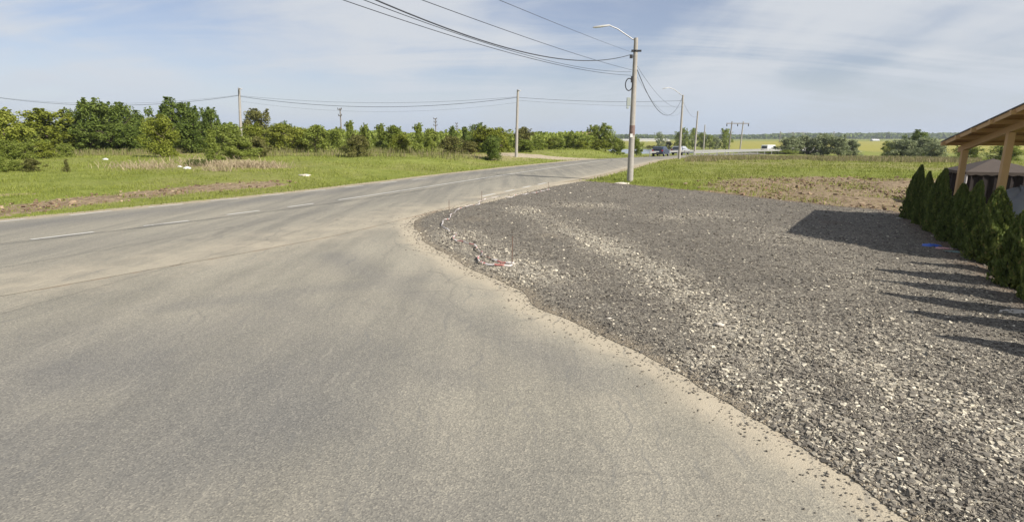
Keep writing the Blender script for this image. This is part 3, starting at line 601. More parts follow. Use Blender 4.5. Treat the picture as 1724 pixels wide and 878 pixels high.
V = [ # px, distance, top y, width px, kind, shape, label, name, category, group, density
 (-2, 50, 182, 80, 'yellow', 'tree', 'yellow-green tree cut by the left edge of the photo, tallest there', 'tree', 'tree', None, 'thick'),
 (72, 62, 184, 96, 'yellow', 'tree', 'loose olive-yellow tree left of the dark tree clump', 'tree', 'tree', None, 'thick'),
 (30, 56, 208, 76, 'mid', 'bush', 'rounded green bush filling the dip between the two yellowish trees at far left', 'shrub', 'shrub', None, 'thick'),
 (2, 44, 234, 44, 'mid', 'bush', 'dense low bush at the left edge under the yellow-green tree', 'shrub', 'shrub', None, 'thick'),
 (36, 45, 238, 44, 'mid', 'bush', 'dense low bush second from the left edge, under the dip in the trees', 'shrub', 'shrub', None, 'thick'),
 (70, 47, 236, 42, 'yellow', 'bush', 'bright yellow-green bush under the loose olive-yellow tree', 'shrub', 'shrub', None, 'thick'),
 (103, 50, 240, 34, 'mid', 'bush', 'small green bush at the foot of the first dark tree', 'shrub', 'shrub', None, 'thick'),
 (-6, 33, 262, 34, 'mid', 'bush', 'low shrub on the grass cut by the left edge', 'shrub', 'shrub', None, 'thick'),
 (22, 34, 268, 32, 'mid', 'bush', 'low green shrub on the grass just inside the left edge', 'shrub', 'shrub', None, 'thick'),
 (52, 34, 265, 34, 'olive', 'bush', 'low brownish-green shrub, rightmost of the three on the left grass', 'shrub', 'shrub', None, 'thick'),
 (109, 34, 266, 16, 'olive', 'spire', 'thin single sapling standing alone in the left grass', 'sapling', 'sapling', None, 'far'),
 (132, 66, 174, 70, 'dark', 'tree', 'dark green tree at the left end of the dark clump', 'tree', 'tree', TG, 'thick'),
 (164, 64, 167, 72, 'dark', 'tree', 'tallest dark tree of the left half of the clump, with pointed shoots', 'tree', 'tree', TG, 'thick'),
 (196, 64, 174, 66, 'dark', 'tree', 'dark tree right of the tallest pointed one', 'tree', 'tree', TG, 'thick'),
 (222, 68, 187, 52, 'dark', 'tree', 'lower dark tree in the saddle of the dark clump', 'tree', 'tree', TG, 'thick'),
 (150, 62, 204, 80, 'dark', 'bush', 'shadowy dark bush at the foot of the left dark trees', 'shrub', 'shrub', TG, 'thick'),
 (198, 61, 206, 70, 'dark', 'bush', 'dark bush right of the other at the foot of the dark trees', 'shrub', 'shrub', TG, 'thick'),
 (284, 68, 166, 72, 'dark', 'tree', 'tall dark tree with two peaks behind the bright light green bush', 'tree', 'tree', TG, 'thick'),
 (318, 68, 174, 56, 'dark', 'tree', 'dark tree right of the two-peaked tall one', 'tree', 'tree', TG, 'thick'),
 (352, 66, 182, 46, 'dark', 'tree', 'rounded dark tree nearest to the left lamp pole', 'tree', 'tree', TG, 'thick'),
 (312, 62, 202, 70, 'dark', 'bush', 'dark bush between the bright light green bush and the lamp pole', 'shrub', 'shrub', TG, 'thick'),
 (246, 66, 200, 60, 'dark', 'bush', 'dark bush directly behind the bright light green bush', 'shrub', 'shrub', TG, 'thick'),
 (268, 50, 194, 62, 'yellow', 'bush', 'bright light green bush standing in front of the dark trees', 'shrub', 'shrub', None, 'near'),
 (384, 60, 206, 60, 'mid', 'bush', 'green bush touching the foot of the left lamp pole', 'shrub', 'shrub', None, 'thick'),
 (355, 41, 218, 44, 'mid', 'spire', 'green bush with reddish tips standing forward left of the lamp pole', 'shrub', 'shrub', None, 'near'),
 (332, 40, 262, 44, 'dark', 'low', 'small arching dark shrub beside the white litter', 'shrub', 'shrub', None, 'thick'),
 (400, 48, 224, 66, 'mid', 'bush', 'wide green bush in front of the left lamp pole', 'shrub', 'shrub', None, 'near'),
 (432, 52, 228, 50, 'olive', 'bush', 'olive bush just right of the wide one by the lamp pole', 'shrub', 'shrub', None, 'thick'),
 (430, 96, 184, 58, 'olive', 'tree', 'brownish rounded tree rising behind right of the left lamp pole', 'tree', 'tree', None, 'thick'),
 (424, 70, 206, 56, 'yellow', 'bush', 'yellow-green bush below the brownish rounded tree', 'shrub', 'shrub', None, 'thick'),
 (468, 72, 206, 64, 'yellow', 'bush', 'yellow-green bush right below the brownish tree', 'shrub', 'shrub', None, 'thick'),
 (500, 66, 212, 56, 'yellow', 'bush', 'light green bush left of the rounded dark-green one', 'shrub', 'shrub', None, 'thick'),
 (480, 100, 203, 22, 'dark', 'tree', 'small dark treetop peeping above the yellow-green bushes', 'tree', 'tree', None, 'far'),
 (534, 64, 208, 56, 'mid', 'bush', 'rounded green bush midway between the left lamp pole and the first far crossarm pole', 'shrub', 'shrub', None, 'thick'),
 (564, 70, 214, 40, 'mid', 'bush', 'green bush at the foot of the first far crossarm pole', 'shrub', 'shrub', None, 'thick'),
 (586, 66, 203, 32, 'mid', 'spire', 'pointed bush right of the first far crossarm pole', 'shrub', 'shrub', None, 'thick'),
 (596, 52, 226, 50, 'olive', 'bush', 'twiggy dark-bottomed bush standing forward right of the first crossarm pole', 'shrub', 'shrub', None, 'near'),
 (612, 68, 206, 36, 'mid', 'spire', 'second pointed bush right of the first far crossarm pole', 'shrub', 'shrub', None, 'thick'),
 (638, 72, 208, 34, 'mid', 'spire', 'narrow green bush in the middle of the hedge row', 'shrub', 'shrub', None, 'thick'),
 (660, 70, 209, 44, 'mid', 'bush', 'broad green bush in the middle of the hedge row', 'shrub', 'shrub', None, 'thick'),
 (676, 62, 224, 38, 'yellow', 'bush', 'yellowish low bush left of the narrow spire-topped one', 'shrub', 'shrub', None, 'thick'),
 (702, 60, 207, 34, 'mid', 'spire', 'narrow spire-topped bush left of the second crossarm pole', 'shrub', 'shrub', None, 'thick'),
 (726, 64, 214, 34, 'mid', 'bush', 'green bush at the foot of the second crossarm pole', 'shrub', 'shrub', None, 'thick'),
 (758, 60, 228, 48, 'olive', 'bush', 'low rounded olive bush right of the second crossarm pole', 'shrub', 'shrub', None, 'thick'),
 (760, 84, 212, 28, 'dark', 'spire', 'darker bush left of the third crossarm pole', 'shrub', 'shrub', None, 'thick'),
 (782, 84, 214, 30, 'dark', 'spire', 'darker bush right of the third crossarm pole', 'shrub', 'shrub', None, 'thick'),
 (804, 80, 207, 36, 'dark', 'bush', 'dark-topped bush at the back of the large clump beside the right lamp pole', 'shrub', 'shrub', None, 'thick'),
 (816, 66, 211, 62, 'yellow', 'bush', 'large yellow-green bush of the clump beside the right lamp pole', 'shrub', 'shrub', None, 'near'),
 (843, 68, 213, 48, 'yellow', 'bush', 'yellow-green bush touching the right lamp pole', 'shrub', 'shrub', None, 'thick'),
 (828, 56, 228, 42, 'dark', 'bush', 'dark green bush at the front of the large clump', 'shrub', 'shrub', None, 'near'),
 (790, 60, 236, 34, 'olive', 'bush', 'low grey-brown thorny bush at the left foot of the large clump', 'shrub', 'shrub', None, 'thick'),
 (884, 82, 212, 40, 'olive', 'bush', 'reddish-tinged bush right behind the right lamp pole', 'shrub', 'shrub', None, 'thick'),
 (884, 70, 234, 38, 'mid', 'bush', 'green bush at the foot of the right lamp pole', 'shrub', 'shrub', None, 'thick'),
 (906, 80, 230, 34, 'mid', 'bush', 'green bush left of the dirt track mouth', 'shrub', 'shrub', None, 'thick'),
 (927, 88, 231, 30, 'yellow', 'bush', 'light green bush above the dirt track', 'shrub', 'shrub', None, 'thick'),
 (940, 84, 230, 30, 'mid', 'bush', 'dark green roundish bush right of the dirt track', 'shrub', 'shrub', None, 'thick'),
 (966, 96, 222, 36, 'mid', 'tree', 'loose pale tree left of the big round roadside tree', 'tree', 'tree', None, 'thick'),
 (980, 88, 236, 34, 'yellow', 'bush', 'low bush under the loose pale tree', 'shrub', 'shrub', None, 'thick'),
 (1001, 100, 211, 34, 'mid', 'tree', 'left half of the big round roadside tree pair', 'tree', 'tree', None, 'thick'),
 (1019, 100, 208, 40, 'mid', 'tree', 'right and taller half of the big round roadside tree pair', 'tree', 'tree', None, 'thick'),
 (1006, 90, 234, 36, 'yellow', 'bush', 'bush under the big round roadside trees', 'shrub', 'shrub', None, 'thick'),
 (1040, 98, 231, 32, 'mid', 'bush', 'bush between the big round tree and the leaning lamp pole', 'shrub', 'shrub', None, 'thick'),
 (1073, 92, 231, 22, 'mid', 'tree', 'narrow bush right of the leaning lamp pole, before the water', 'shrub', 'shrub', None, 'thick'),
 (956, 100, 236, 28, 'mid', 'bush', 'small bush behind the loose pale tree', 'shrub', 'shrub', None, 'far'),
]
for a in V:
    px, Dm, top, wpx, kind, shape, label, name, cat, grp, dens = a
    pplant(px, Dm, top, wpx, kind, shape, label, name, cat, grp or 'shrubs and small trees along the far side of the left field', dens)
LG = 'trees on the far lake shore'
for px, Dm, top, wpx, kind, shape, label in [
 (1096, 268, 241, 20, 'olive', 'low', 'low reddish reed-like bush on the shore left of the car'), (1112, 270, 222, 18, 'willow', 'tree', 'pale rounded tree right above the dark car'),
 (1127, 272, 237, 16, 'olive', 'bush', 'low bush between the pale rounded tree and the curved lamp pole'), (1143, 268, 222, 18, 'mid', 'tree', 'tree directly behind the second lamp pole'),
 (1154, 266, 215, 20, 'mid', 'tree', 'tallest shore tree right of the second lamp pole'), (1168, 270, 216, 18, 'mid', 'tree', 'shore tree behind the plain pole'),
 (1182, 268, 223, 18, 'mid', 'tree', 'shore tree behind the smallest plain pole'), (1196, 266, 227, 20, 'mid', 'tree', 'lower shore tree right of the smallest plain pole'),
 (1208, 266, 230, 16, 'willow', 'bush', 'lowest shore bush before the rounded tree by the twin poles'), (1223, 240, 217, 24, 'mid', 'tree', 'rounded tree beside the twin-pole frame')]:
    pplant(px, Dm, top, wpx, kind, shape, label, 'tree' if shape == 'tree' else 'shrub', 'tree' if shape == 'tree' else 'shrub', LG, 'far', wmul=1.3)
RG = 'grey-green willow scrub beyond the right field'
for px, Dm, top, wpx, kind, shape, label in [
 (1262, 135, 250, 40, 'mid', 'low', 'low green bush at the foot of the twin-pole frame'), (1310, 118, 249, 58, 'mid', 'low', 'low green mound in front of the willow scrub'),
 (1282, 125, 253, 36, 'mid', 'low', 'lowest green mound between twin poles and willow scrub'),
 (1330, 120, 229, 48, 'willow', 'bush', 'leftmost grey-green willow bush of the big scrub'), (1358, 122, 227, 50, 'willow', 'bush', 'willow bush right of the leftmost one'),
 (1388, 120, 225, 54, 'willow', 'bush', 'tallest willow bush in the middle of the big scrub'), (1414, 118, 227, 44, 'willow', 'bush', 'willow bush right of the tallest one'),
 (1437, 118, 234, 34, 'willow', 'bush', 'lower willow bush at the right end of the big scrub'),
 (1500, 100, 238, 30, 'mid', 'bush', 'small dark green bush left of the second willow scrub'), (1522, 96, 232, 54, 'willow', 'bush', 'left willow bush of the second scrub'),
 (1552, 98, 231, 54, 'willow', 'bush', 'right willow bush of the second scrub'), (1578, 92, 237, 40, 'willow', 'bush', 'willow bush nearest to the wooden shelter'),
 (1548, 120, 219, 44, 'dark', 'tree', 'dark flat-topped tree behind the second willow scrub'),
 (1635, 80, 243, 50, 'mid', 'bush', 'green bush seen between the shelter posts'), (1700, 76, 243, 60, 'mid', 'bush', 'green bush seen right of the nearer shelter post')]:
    pplant(px, Dm, top, wpx, kind, shape, label, 'tree' if shape == 'tree' else 'shrub', 'tree' if shape == 'tree' else 'shrub', RG, 'thick')

# far wooded ridge and far scrub (one mass)
def mass(name, pts_fn, n, leaf, kind, label, cat):
    P = pts_fn(n); n = len(P); nor = RNG.normal(0, 1, (n, 3)) + np.array([0, -.5, .6]); nor /= np.linalg.norm(nor, axis=1)[:, None]
    t1 = np.cross(nor, RNG.normal(0, 1, (n, 3))); t1 /= np.linalg.norm(t1, axis=1)[:, None]; t2 = np.cross(nor, t1); s = leaf * RNG.uniform(.6, 1.4, (n, 1))
    V_ = np.stack([P - t1 * s, P - t2 * s, P + t1 * s, P + t2 * s], 1).reshape(-1, 3)
    return tag(np_mesh(name, V_, np.arange(4 * n).reshape(n, 4), M_LEAF[kind], face_v=RNG.uniform(.1, .8, n)), label, cat, kind='stuff')
def ridge_pts(n):
    a = RNG.uniform(.02, 1.25, n); D_ = RNG.uniform(1300, 1500, n); x = a * D_; y = D_
    h = 7 + 3.5 * fbm(a * 40, 0 * a, 1, 5) + 4 * sst(.4, .5, a)
    return np.c_[x, y, h * RNG.uniform(0, 1, n) ** .6 - 1]
mass('far_forest', ridge_pts, 26000, 3.4, 'dark', 'dark line of distant forest along the horizon', 'forest')
def back_pts(n):
    px = RNG.uniform(-120, 1000, n); D_ = RNG.uniform(95, 125, n); x = (px - 862) / FPX * D_; h = 1.3 + 2.4 * fbm(x, D_, .2, 7); h *= 1 + .5 * sst(700, 300, px)
    return np.c_[x, D_, terr(x, D_) + h * RNG.uniform(0, 1, n) ** .6]
mass('scrub_thicket', back_pts, 42000, .22, 'mid', 'continuous green thicket closing the gaps behind the shrubs', 'thicket')

# thuja hedge plants
def thuja_np(seed, n=9000):
    r = np.random.default_rng(seed); z = r.uniform(0.02, 1, n) ** .9; a = r.uniform(0, 2 * np.pi, n)
    env = .5 * np.minimum(1, (z / .10) ** .5 * .55 + .5) * (1 - z ** 1.7) ** .85 + .02
    ph = r.uniform(0, 6.28, 6); wob = 1 + .2 * np.sin(3 * a + ph[0] + 6 * z) + .10 * np.sin(7 * a + ph[1] - 17 * z) + .10 * np.sin(11 * a + 31 * z + ph[2])
    rr = env * wob * (1 - .35 * r.uniform(0, 1, n) ** 2.2)
    P = np.c_[rr * np.cos(a), rr * np.sin(a), z]; P[:, 0] += .07 * np.sin(5 * z + ph[3]) * z; P[:, 1] += .07 * np.sin(4 * z + ph[4]) * z
    out = np.c_[np.cos(a), np.sin(a), 0 * a]; up = out * .25 + np.array([0, 0, 1]) + r.normal(0, .28, (n, 3)); up /= np.linalg.norm(up, axis=1)[:, None]
    side = np.cross(up, out + r.normal(0, .6, (n, 3))); side /= np.linalg.norm(side, axis=1)[:, None]
    sc = np.array([1, 1, .45]); s = r.uniform(.6, 1.4, (n, 1)); u = up * s * .046 * sc; q = side * s * .028 * sc
    V_ = np.stack([P - u, P + q, P + u * 1.3, P - q], 1).reshape(-1, 3)
    return V_, np.arange(4 * n).reshape(n, 4), np.clip(r.normal(.45, .2, n) + .18 * np.sin(9 * a + 13 * z + ph[5]), 0, 1)
TH = []
for sd in (1, 2, 3):
    V_, F_, v_ = thuja_np(sd); o = np_mesh('foliage', V_, F_, M_LEAF['thuja'], face_v=v_); TH.append(o.data); bpy.data.objects.remove(o)
cb = MB().tube([(0, 0, .03), (0, 0, .12), (0, 0, .5), (0, 0, .8), (0, 0, .93)], [.2, .36, .27, .11, .03], 12); o = cb.build('shadow_core', M_LEAF['thuja'], smooth_=True); TCORE = o.data; bpy.data.objects.remove(o)  # solid core added inside so the thujas cast full shadows
tb = MB().tube([(0, 0, -.05), (0, 0, .3)], [.045, .03], 7); o = tb.build('trunk', M_BARK); TTR = o.data; bpy.data.objects.remove(o)
hp = [(1530, 279, .50, 'tallest dark thuja at the far end of the row beside the brown soil'), (1556, 290, .42, 'narrow thuja second from the far end of the row'),
 (1581, 285, .52, 'bushy dark thuja third from the far end, left of the far shelter post'), (1610, 310, .55, 'low round-topped thuja in front of the far shelter post'),
 (1639, 306, .50, 'thuja between the two shelter posts with loose yellowish top'), (1680, 316, .62, 'broad thuja in front of the near shelter post with yellowish tips'),
 (1722, 356, .58, 'thuja cut by the right edge of the photo')]
for i, (px, top, wd, lab) in enumerate(hp):
    kx = (px - 862) / FPX
    # intersect the sight line with the hedge line
    best = min((abs(ray(px, 400)[0] / ray(px, 400)[1] - (HEDGE_A[0] + HEDGE_D.x * s) / (HEDGE_A[1] + HEDGE_D.y * s)), s) for s in np.arange(-1, 14, .02)); s = best[1]
    for _ in range(2):
        x, y = HEDGE_A[0] + HEDGE_D.x * s, HEDGE_A[1] + HEDGE_D.y * s
        h = atY(px, top, y)[2]
        dxr = ray(px, (top + 420) / 2); s = min((abs(dxr[0] / dxr[1] - (HEDGE_A[0] + HEDGE_D.x * q) / (HEDGE_A[1] + HEDGE_D.y * q)), q) for q in np.arange(-1, 14, .02))[1]
    hp[i] = (x, y, h, wd, lab); print('thuja', i, round(x, 2), round(y, 2), round(h, 2))
for (x, y, h, wd, lab) in [(8.55, 9.2, 1.62, .55, 0), (8.1, 8.3, 1.6, .5, 0), (7.75, 7.4, 1.65, .5, 0), (7.35, 6.5, 1.6, .55, 0), (6.95, 5.4, 1.55, .6, 0)]:
    if y < hp[6][1] - .5: hp.append((x, y, h, wd, 'thuja past the right edge, casting the %s separate shadow on the gravel' % ['second', 'third', 'fourth', 'fifth', 'lowest'][len(hp) - 7]))
for i, (x, y, h, wd, lab) in enumerate(hp):
    o = empty('thuja_shrub', (x, y, .0), i * 1.7, lab, 'thuja', 'row of young thujas beside the gravel'); o.scale = (wd * 1.17, wd * 1.17, h)
    for nm, me in (('foliage', TH[i % 3]), ('shadow_core', TCORE), ('trunk', TTR)):
        q = bpy.data.objects.new(nm, me); COL.objects.link(q); q.parent = o

# ------------------------------------------------------------------ poles, lamps
def lamp_pole(px, base_py, top_px, top_py, Y, r0, r1, label, arm=None, group='concrete poles along the road', name='street_lamp', cat='street lamp', m=M_CONC, extra=None, zb=None):
    b0 = atY(px, base_py, Y); z0 = T(b0[0], b0[1]) if zb is None else zb; tp = atY(top_px, top_py, Y); o = empty(name, (b0[0], b0[1], z0), 0, label, cat, group)
    L = lambda p: Vector(p) - Vector((b0[0], b0[1], z0)); top = L(tp)
    MB().tube([(0, 0, -.3), top * .5, top], [r0, (r0 + r1) / 2, r1], 12).build('pole', m, o, smooth_=True)
    if arm:   # arm pixel points at distance Y, last pair = head ends
        pts = [L(atY(a, b, Y + dy)) for a, b, dy in arm[:-1]]
        MB().tube([top - Vector((0, 0, .15))] + pts, .03 if Y < 60 else .04, 8).build('arm', M_METAL, o, smooth_=True)
        a = pts[-1]; b = L(atY(*arm[-1][:2], Y + arm[-1][2])); d = (b - a).normalized(); sd = d.cross(Vector((0, 0, 1))).normalized(); up = sd.cross(d)
        hd = MB(); rings = [(-.05, .04, .03), (.05, .09, .05), (.5, .13, .055), (.9, .10, .045), (1.0, .04, .02)]; Lh = (b - a).length; pv = []
        for tt, hw, hh in rings:
            c = a + d * Lh * tt; s0 = len(hd.v)
            for cs, sn in ((1, .6), (.7, 1), (-.7, 1), (-1, .6), (-1, -.5), (1, -.5)): hd.v.append(tuple(c + sd * hw * cs + up * hh * sn))
            if pv: 
                for k_ in range(6): hd.f.append((pv[0] + k_, pv[0] + (k_ + 1) % 6, s0 + (k_ + 1) % 6, s0 + k_))
            pv = [s0]
        hd.f.append((5, 4, 3, 2, 1, 0)); n_ = len(hd.v); hd.f.append(tuple(range(n_ - 6, n_)))
        h = hd.build('lamp_head', M_LAMP, o, smooth_=True)
        MB().box(a + d * Lh * .6 - up * .035, (.12, .12, .03)).beam(a + d * Lh * .35 - up * .033, a + d * Lh * .85 - up * .033, .16, .02).build('lamp_glass', M_GLASS, h)
    return o, top, L
R1, r1top, L1 = lamp_pole(1060.5, 305, 1071, 64, 33.5, .19, .115, 'nearest leaning concrete lamp pole by the gravel, with cable coil and red poster',
    [(1065, 66, 0), (1040, 49, -.1), (1026, 43, -.15), (998, 46.5, -.2)])
fit = MB()
def along(f): return Vector((0, 0, 0)).lerp(r1top, f)
fr = lambda py: (305 - py) / (305 - 64)
p = along(fr(85)); MB().tube([p + Vector((0, 0, -.05)), p + Vector((0, 0, .05))], .15, 12).box(p + Vector((-.16, -.05, 0)), (.16, .1, .12)).box(p + Vector((.2, -.05, 0)), (.22, .1, .1)).build('clamp', M_BLACK, R1)
p = along(fr(94)); MB().box(p + Vector((-.24, -.04, 0)), (.16, .08, .2)).tube([p + Vector((-.14, 0, 0)), p + Vector((-.25, -.05, .02))], .02, 6).build('cable_bracket', M_BLACK, R1)
p = along(fr(140)); cpts = [p + Vector((-.32 + .2 * math.cos(a), -.14, .33 * math.sin(a))) for a in np.linspace(0, 2 * math.pi, 22)]
MB().tube(cpts, .028, 6, False).box(p + Vector((-.17, -.14, .28)), (.1, .1, .34)).build('cable_coil', M_BLACK, R1)
p = along(fr(169)); MB().box(p + Vector((-.30, -.12, .02)), (.2, .16, .46)).box(p + Vector((-.34, -.12, -.30)), (.12, .12, .12)).build('junction_box', simple('grey_green_box', (.30, .33, .30), .6), R1, bevel=.01)
p = along(fr(216)); MB().tube([along(fr(225)), along(fr(208))], [.166, .162], 16, False).build('poster', simple('red_poster', (.17, .115, .10), .85, var=.7, scale=11), R1, smooth_=True)
for q in (.18, .30): p = along(q); MB().tube([p, p + Vector((0, 0, .02))], .185 - .05 * q, 14).build('strap', M_METAL, R1)
p = along(.33); MB().box(p + Vector((-.06, -.165, 0)), (.14, .02, .2)).build('notice', simple('white_notice', (.6, .6, .57), .8), R1)

lamp_pole(1143.5, 265, 1150, 160, 70, .17, .10, 'second lamp pole along the right side of the road, arm over the road', [(1149, 161, 0), (1134, 150, -.2), (1126, 147.5, -.3), (1115, 149.5, -.5)])
lamp_pole(1169, 260, 1175, 187, 97, .18, .11, 'plain pole without lamp right behind the second lamp pole', name='utility_pole', cat='utility pole')
lamp_pole(1184, 258, 1187, 210, 148, .2, .12, 'smallest and farthest plain pole left of the twin-pole frame', name='utility_pole', cat='utility pole')
lamp_pole(405, 238, 402.5, 148, 66, .17, .12, 'left lamp pole rising out of the shrubs beyond the field', [(403.5, 149, -.3), (407, 150, -.9)], name='street_lamp', group='lamp poles left of the road')
lamp_pole(869, 258, 872, 151, 62, .17, .11, 'lamp pole beside the big yellow-green bush left of the road', [(873, 152, -.3), (876, 153, -.9)], name='street_lamp', group='lamp poles left of the road')
def cross_pole(px, top, Y, label, arms):
    b0 = atY(px, 232, Y); z0 = T(b0[0], b0[1]); tp = atY(px, top, Y); h = tp[2] - z0; o = empty('crossarm_pole', (b0[0], b0[1], z0), R(-20), label, 'power pole', 'crossarm poles behind the thicket')
    MB().tube([(0, 0, 0), (0, 0, h)], [.2, .12], 8).build('pole', M_CONCD, o, smooth_=True)
    for dz, wd in arms:
        a = MB().box((0, -.14, h - dz), (wd, .14, .18)).build('crossarm', M_CONCD, o)
        for q in (-.45, .45): MB().tube([(q * wd, -.14, h - dz + .09), (q * wd, -.14, h - dz + .38)], .08, 6).build('insulator', M_BLACK, a)
cross_pole(575.5, 182, 135, 'crossarm power pole nearest to the left lamp pole, tallest of the three', [(.3, 1.1), (1.7, .9)])
cross_pole(734, 199, 165, 'middle crossarm power pole with three arms above the thicket', [(.2, 1.1), (1.1, .9), (2.0, 1.2)])
cross_pole(769.5, 207, 195, 'smallest crossarm power pole, right of the other two', [(.2, .8), (1.2, .9), (2.0, 1.1)])
# twin pole frame
def twin(px0, px1, tp0, tp1, top, Y, label, r=.2, grp=None):
    a = atY(px0, 259, Y); b = atY(px1, 259, Y); ta = atY(tp0, top, Y); tb_ = atY(tp1, top, Y); z0 = T(a[0], a[1])
    o = empty('power_pole_frame', (a[0], a[1], z0), 0, label, 'power pole', grp); L = lambda p: Vector(p) - Vector((a[0], a[1], z0)); A, B = L(ta), L(tb_)
    MB().tube([(0, 0, -.3), A], [r, r * .75], 8).build('pole', M_CONCD, o, smooth_=True); MB().tube([(b[0] - a[0], 0, -.3), B], [r, r * .75], 8).build('pole', M_CONC, o, smooth_=True)
    d = (B - A); e0 = A - d * .5 - Vector((0, .2, .5)); e1 = B + d * .5 - Vector((0, .2, .5)); MB().beam(e0, e1, .18, .22).build('crossarm', M_CONCD, o)
    for q in (0.02, .5, .98): c = e0.lerp(e1, q); MB().tube([c - Vector((0, 0, .1)), c - Vector((0, 0, .3)), c - Vector((0, 0, .75))], [.06, .14, .09], 7).build('insulator', M_BLACK, o)
twin(1226, 1245, 1232.5, 1251.5, 204.5, 150, 'twin leaning poles joined by a crossarm near the guard rail')
twin(1334, 1351, 1335, 1352, 222, 520, 'tiny distant twin-pole frame above the willow scrub', .35)
for px, top, lab in ((1313, 221, 'tiny distant pole left of the far twin-pole frame'), (1403, 221, 'tiny distant pole right of the far twin-pole frame')):
    b0 = atY(px, 232, 520); z0 = T(b0[0], b0[1]); o = empty('utility_pole', (b0[0], b0[1], z0), 0, lab, 'utility pole', 'tiny distant poles'); h = atY(px, top, 520)[2] - z0
    MB().tube([(0, 0, 0), (0, 0, h)], [.4, .3], 6).build('pole', M_CONCD, o); MB().box((0, 0, h - 1), (2.2, .3, .3)).build('crossarm', M_CONCD, o)

# ------------------------------------------------------------------ wires: parabola fitted through three sight lines in a vertical plane
def wire(name, A, pix, B2, rad, label, group, n=40):
    """A = (px,py,Y) start point; pix = two sight lines; B2 = (x,y) of the far attachment"""
    a = atY(*A); ax, ay = a[0], a[1]; dx, dy = B2[0] - ax, B2[1] - ay; S_ = [0]; Zs = [a[2]]
    for q in pix:
        r = ray(*q); M_ = np.array([[r[0], -dx], [r[1], -dy]]); t_, s_ = np.linalg.solve(M_, [ax, ay]); S_.append(s_); Zs.append(CAMH + r[2] * t_)
    c = np.polyfit(S_, Zs, min(2, len(S_) - 1)); s = np.linspace(0, 1, n); z = np.polyval(c, s)
    o = MB().tube([(ax + dx * q, ay + dy * q, zz_) for q, zz_ in zip(s, z)], rad, 5, False).build(name, M_WIRE); print(label[:30], np.round(S_, 2), np.round(z[[0, -1]], 1))
    return tag(o, label, 'wire', group)
WG = 'wires strung overhead to the nearest lamp pole'
Bx = (-9, 1.5)
wire('thick_cable', (1062, 92, 33.4), [(900, 92), (632, 0)], Bx, .019, 'thickest black cable, sagging to the bracket of the nearest lamp pole', WG)
wire('wire', (1063, 121, 33.4), [(910, 99), (612, 0)], (-9.2, 1.5), .009, 'thin wire just under the thick cable', WG)
wire('wire', (1063, 127, 33.4), [(900, 100), (577, 0)], (-9.8, 1.2), .010, 'lowest of the wires running to the nearest lamp pole', WG)
wire('wire', (1064, 118, 33.4), [(900, 68), (710, 0)], (-6.5, 1.5), .009, 'single wire crossing above the thick cable', WG)
wire('wire', (1064, 88, 33.4), [(950, 45), (840, 0)], (-3.5, 1.5), .006, 'highest and thinnest wire, ending at the pole top', WG)
def span(name, P, Q, pix, rad, label, group):
    q = atY(*Q); return wire(name, P, pix, (q[0], q[1]), rad, label, group)
FG = 'wires between the lamp poles across the field'
span('wire', (402, 162, 66), (871, 164, 62), [(640, 180), (868, 164.5)], .022, 'thick wire between the two field lamp poles', FG)
span('wire', (402, 161, 66), (871, 163, 62), [(620, 173), (868, 163.2)], .012, 'upper thin wire between the two field lamp poles', FG)
span('wire', (402, 170, 66), (871, 172, 62), [(640, 188), (868, 173)], .007, 'lowest faint wire between the two field lamp poles', FG)
span('wire', (402, 161, 66), (-300, 150, 75), [(250, 176), (0, 165)], .02, 'thick wire left of the left lamp pole', FG)
span('wire', (402, 160, 66), (-300, 140, 75), [(250, 173), (60, 170)], .01, 'thin wire left of the left lamp pole', FG)
span('wire', (872, 164, 62), (1149, 170, 70), [(980, 170), (1147, 169.5)], .018, 'thick wire crossing behind the nearest lamp pole', FG)
span('wire', (872, 169, 62), (1149, 176, 70), [(990, 176), (1147, 179)], .009, 'thin wire crossing behind the nearest lamp pole', FG)
HG = 'slack wires from the nearest lamp pole to the next'
span('thick_cable', (1073, 118, 33.6), (1148, 170, 70), [(1105, 182), (1147, 168)], .02, 'slack cable looping down to the second lamp pole', HG)
span('wire', (1073, 112, 33.6), (1148, 172, 70), [(1108, 160), (1147, 180)], .009, 'slack thin wire above the looping cable', HG)
span('wire', (1073, 130, 33.6), (1148, 178, 70), [(1090, 158), (1147, 188)], .006, 'faint lowest slack wire', HG)
span('wire', (1150, 170, 70), (1174, 195, 97), [(1160, 190), (1174, 196)], .013, 'short slack wire between the second lamp pole and the plain pole', HG)

# ------------------------------------------------------------------ guard rails
def rail(line, label, z_off=0):
    L = resample(line, 4); z0 = T(*L[0]); o = empty('guard_rail', (L[0][0], L[0][1], z0), 0, label, 'guard rail', 'guard rails along the far road')
    O = Vector((L[0][0], L[0][1], z0)); b_ = MB()
    for p, q in zip(L[:-1], L[1:]):
        A = Vector((p[0], p[1], T(*p) + .72)) - O; B = Vector((q[0], q[1], T(*q) + .72)) - O
        for dz in (-.09, .09): b_.beam(A + Vector((0, 0, dz)), B + Vector((0, 0, dz)), .07, .08)
        b_.beam(A, B, .03, .12)
    b_.build('rail', simple('pale_galvanised', (.30, .30, .29), .6, .2), o)
    for p in L: c = Vector((p[0], p[1], T(*p))) - O; MB().box(c + Vector((.07, .07, .35)), (.1, .1, .75)).build('post', M_METAL, o)
i0 = [p for p in ROAD_R if p[1] > 80 and p[1] < 162]; rail([(x + .6, y - .4) for x, y in i0], 'nearer pale guard rail on the field side of the far road')
i0 = [p for p in ROAD_L if p[1] > 84 and p[1] < 166]; rail([(x - .6, y + .4) for x, y in i0], 'farther pale guard rail on the lake side of the far road')

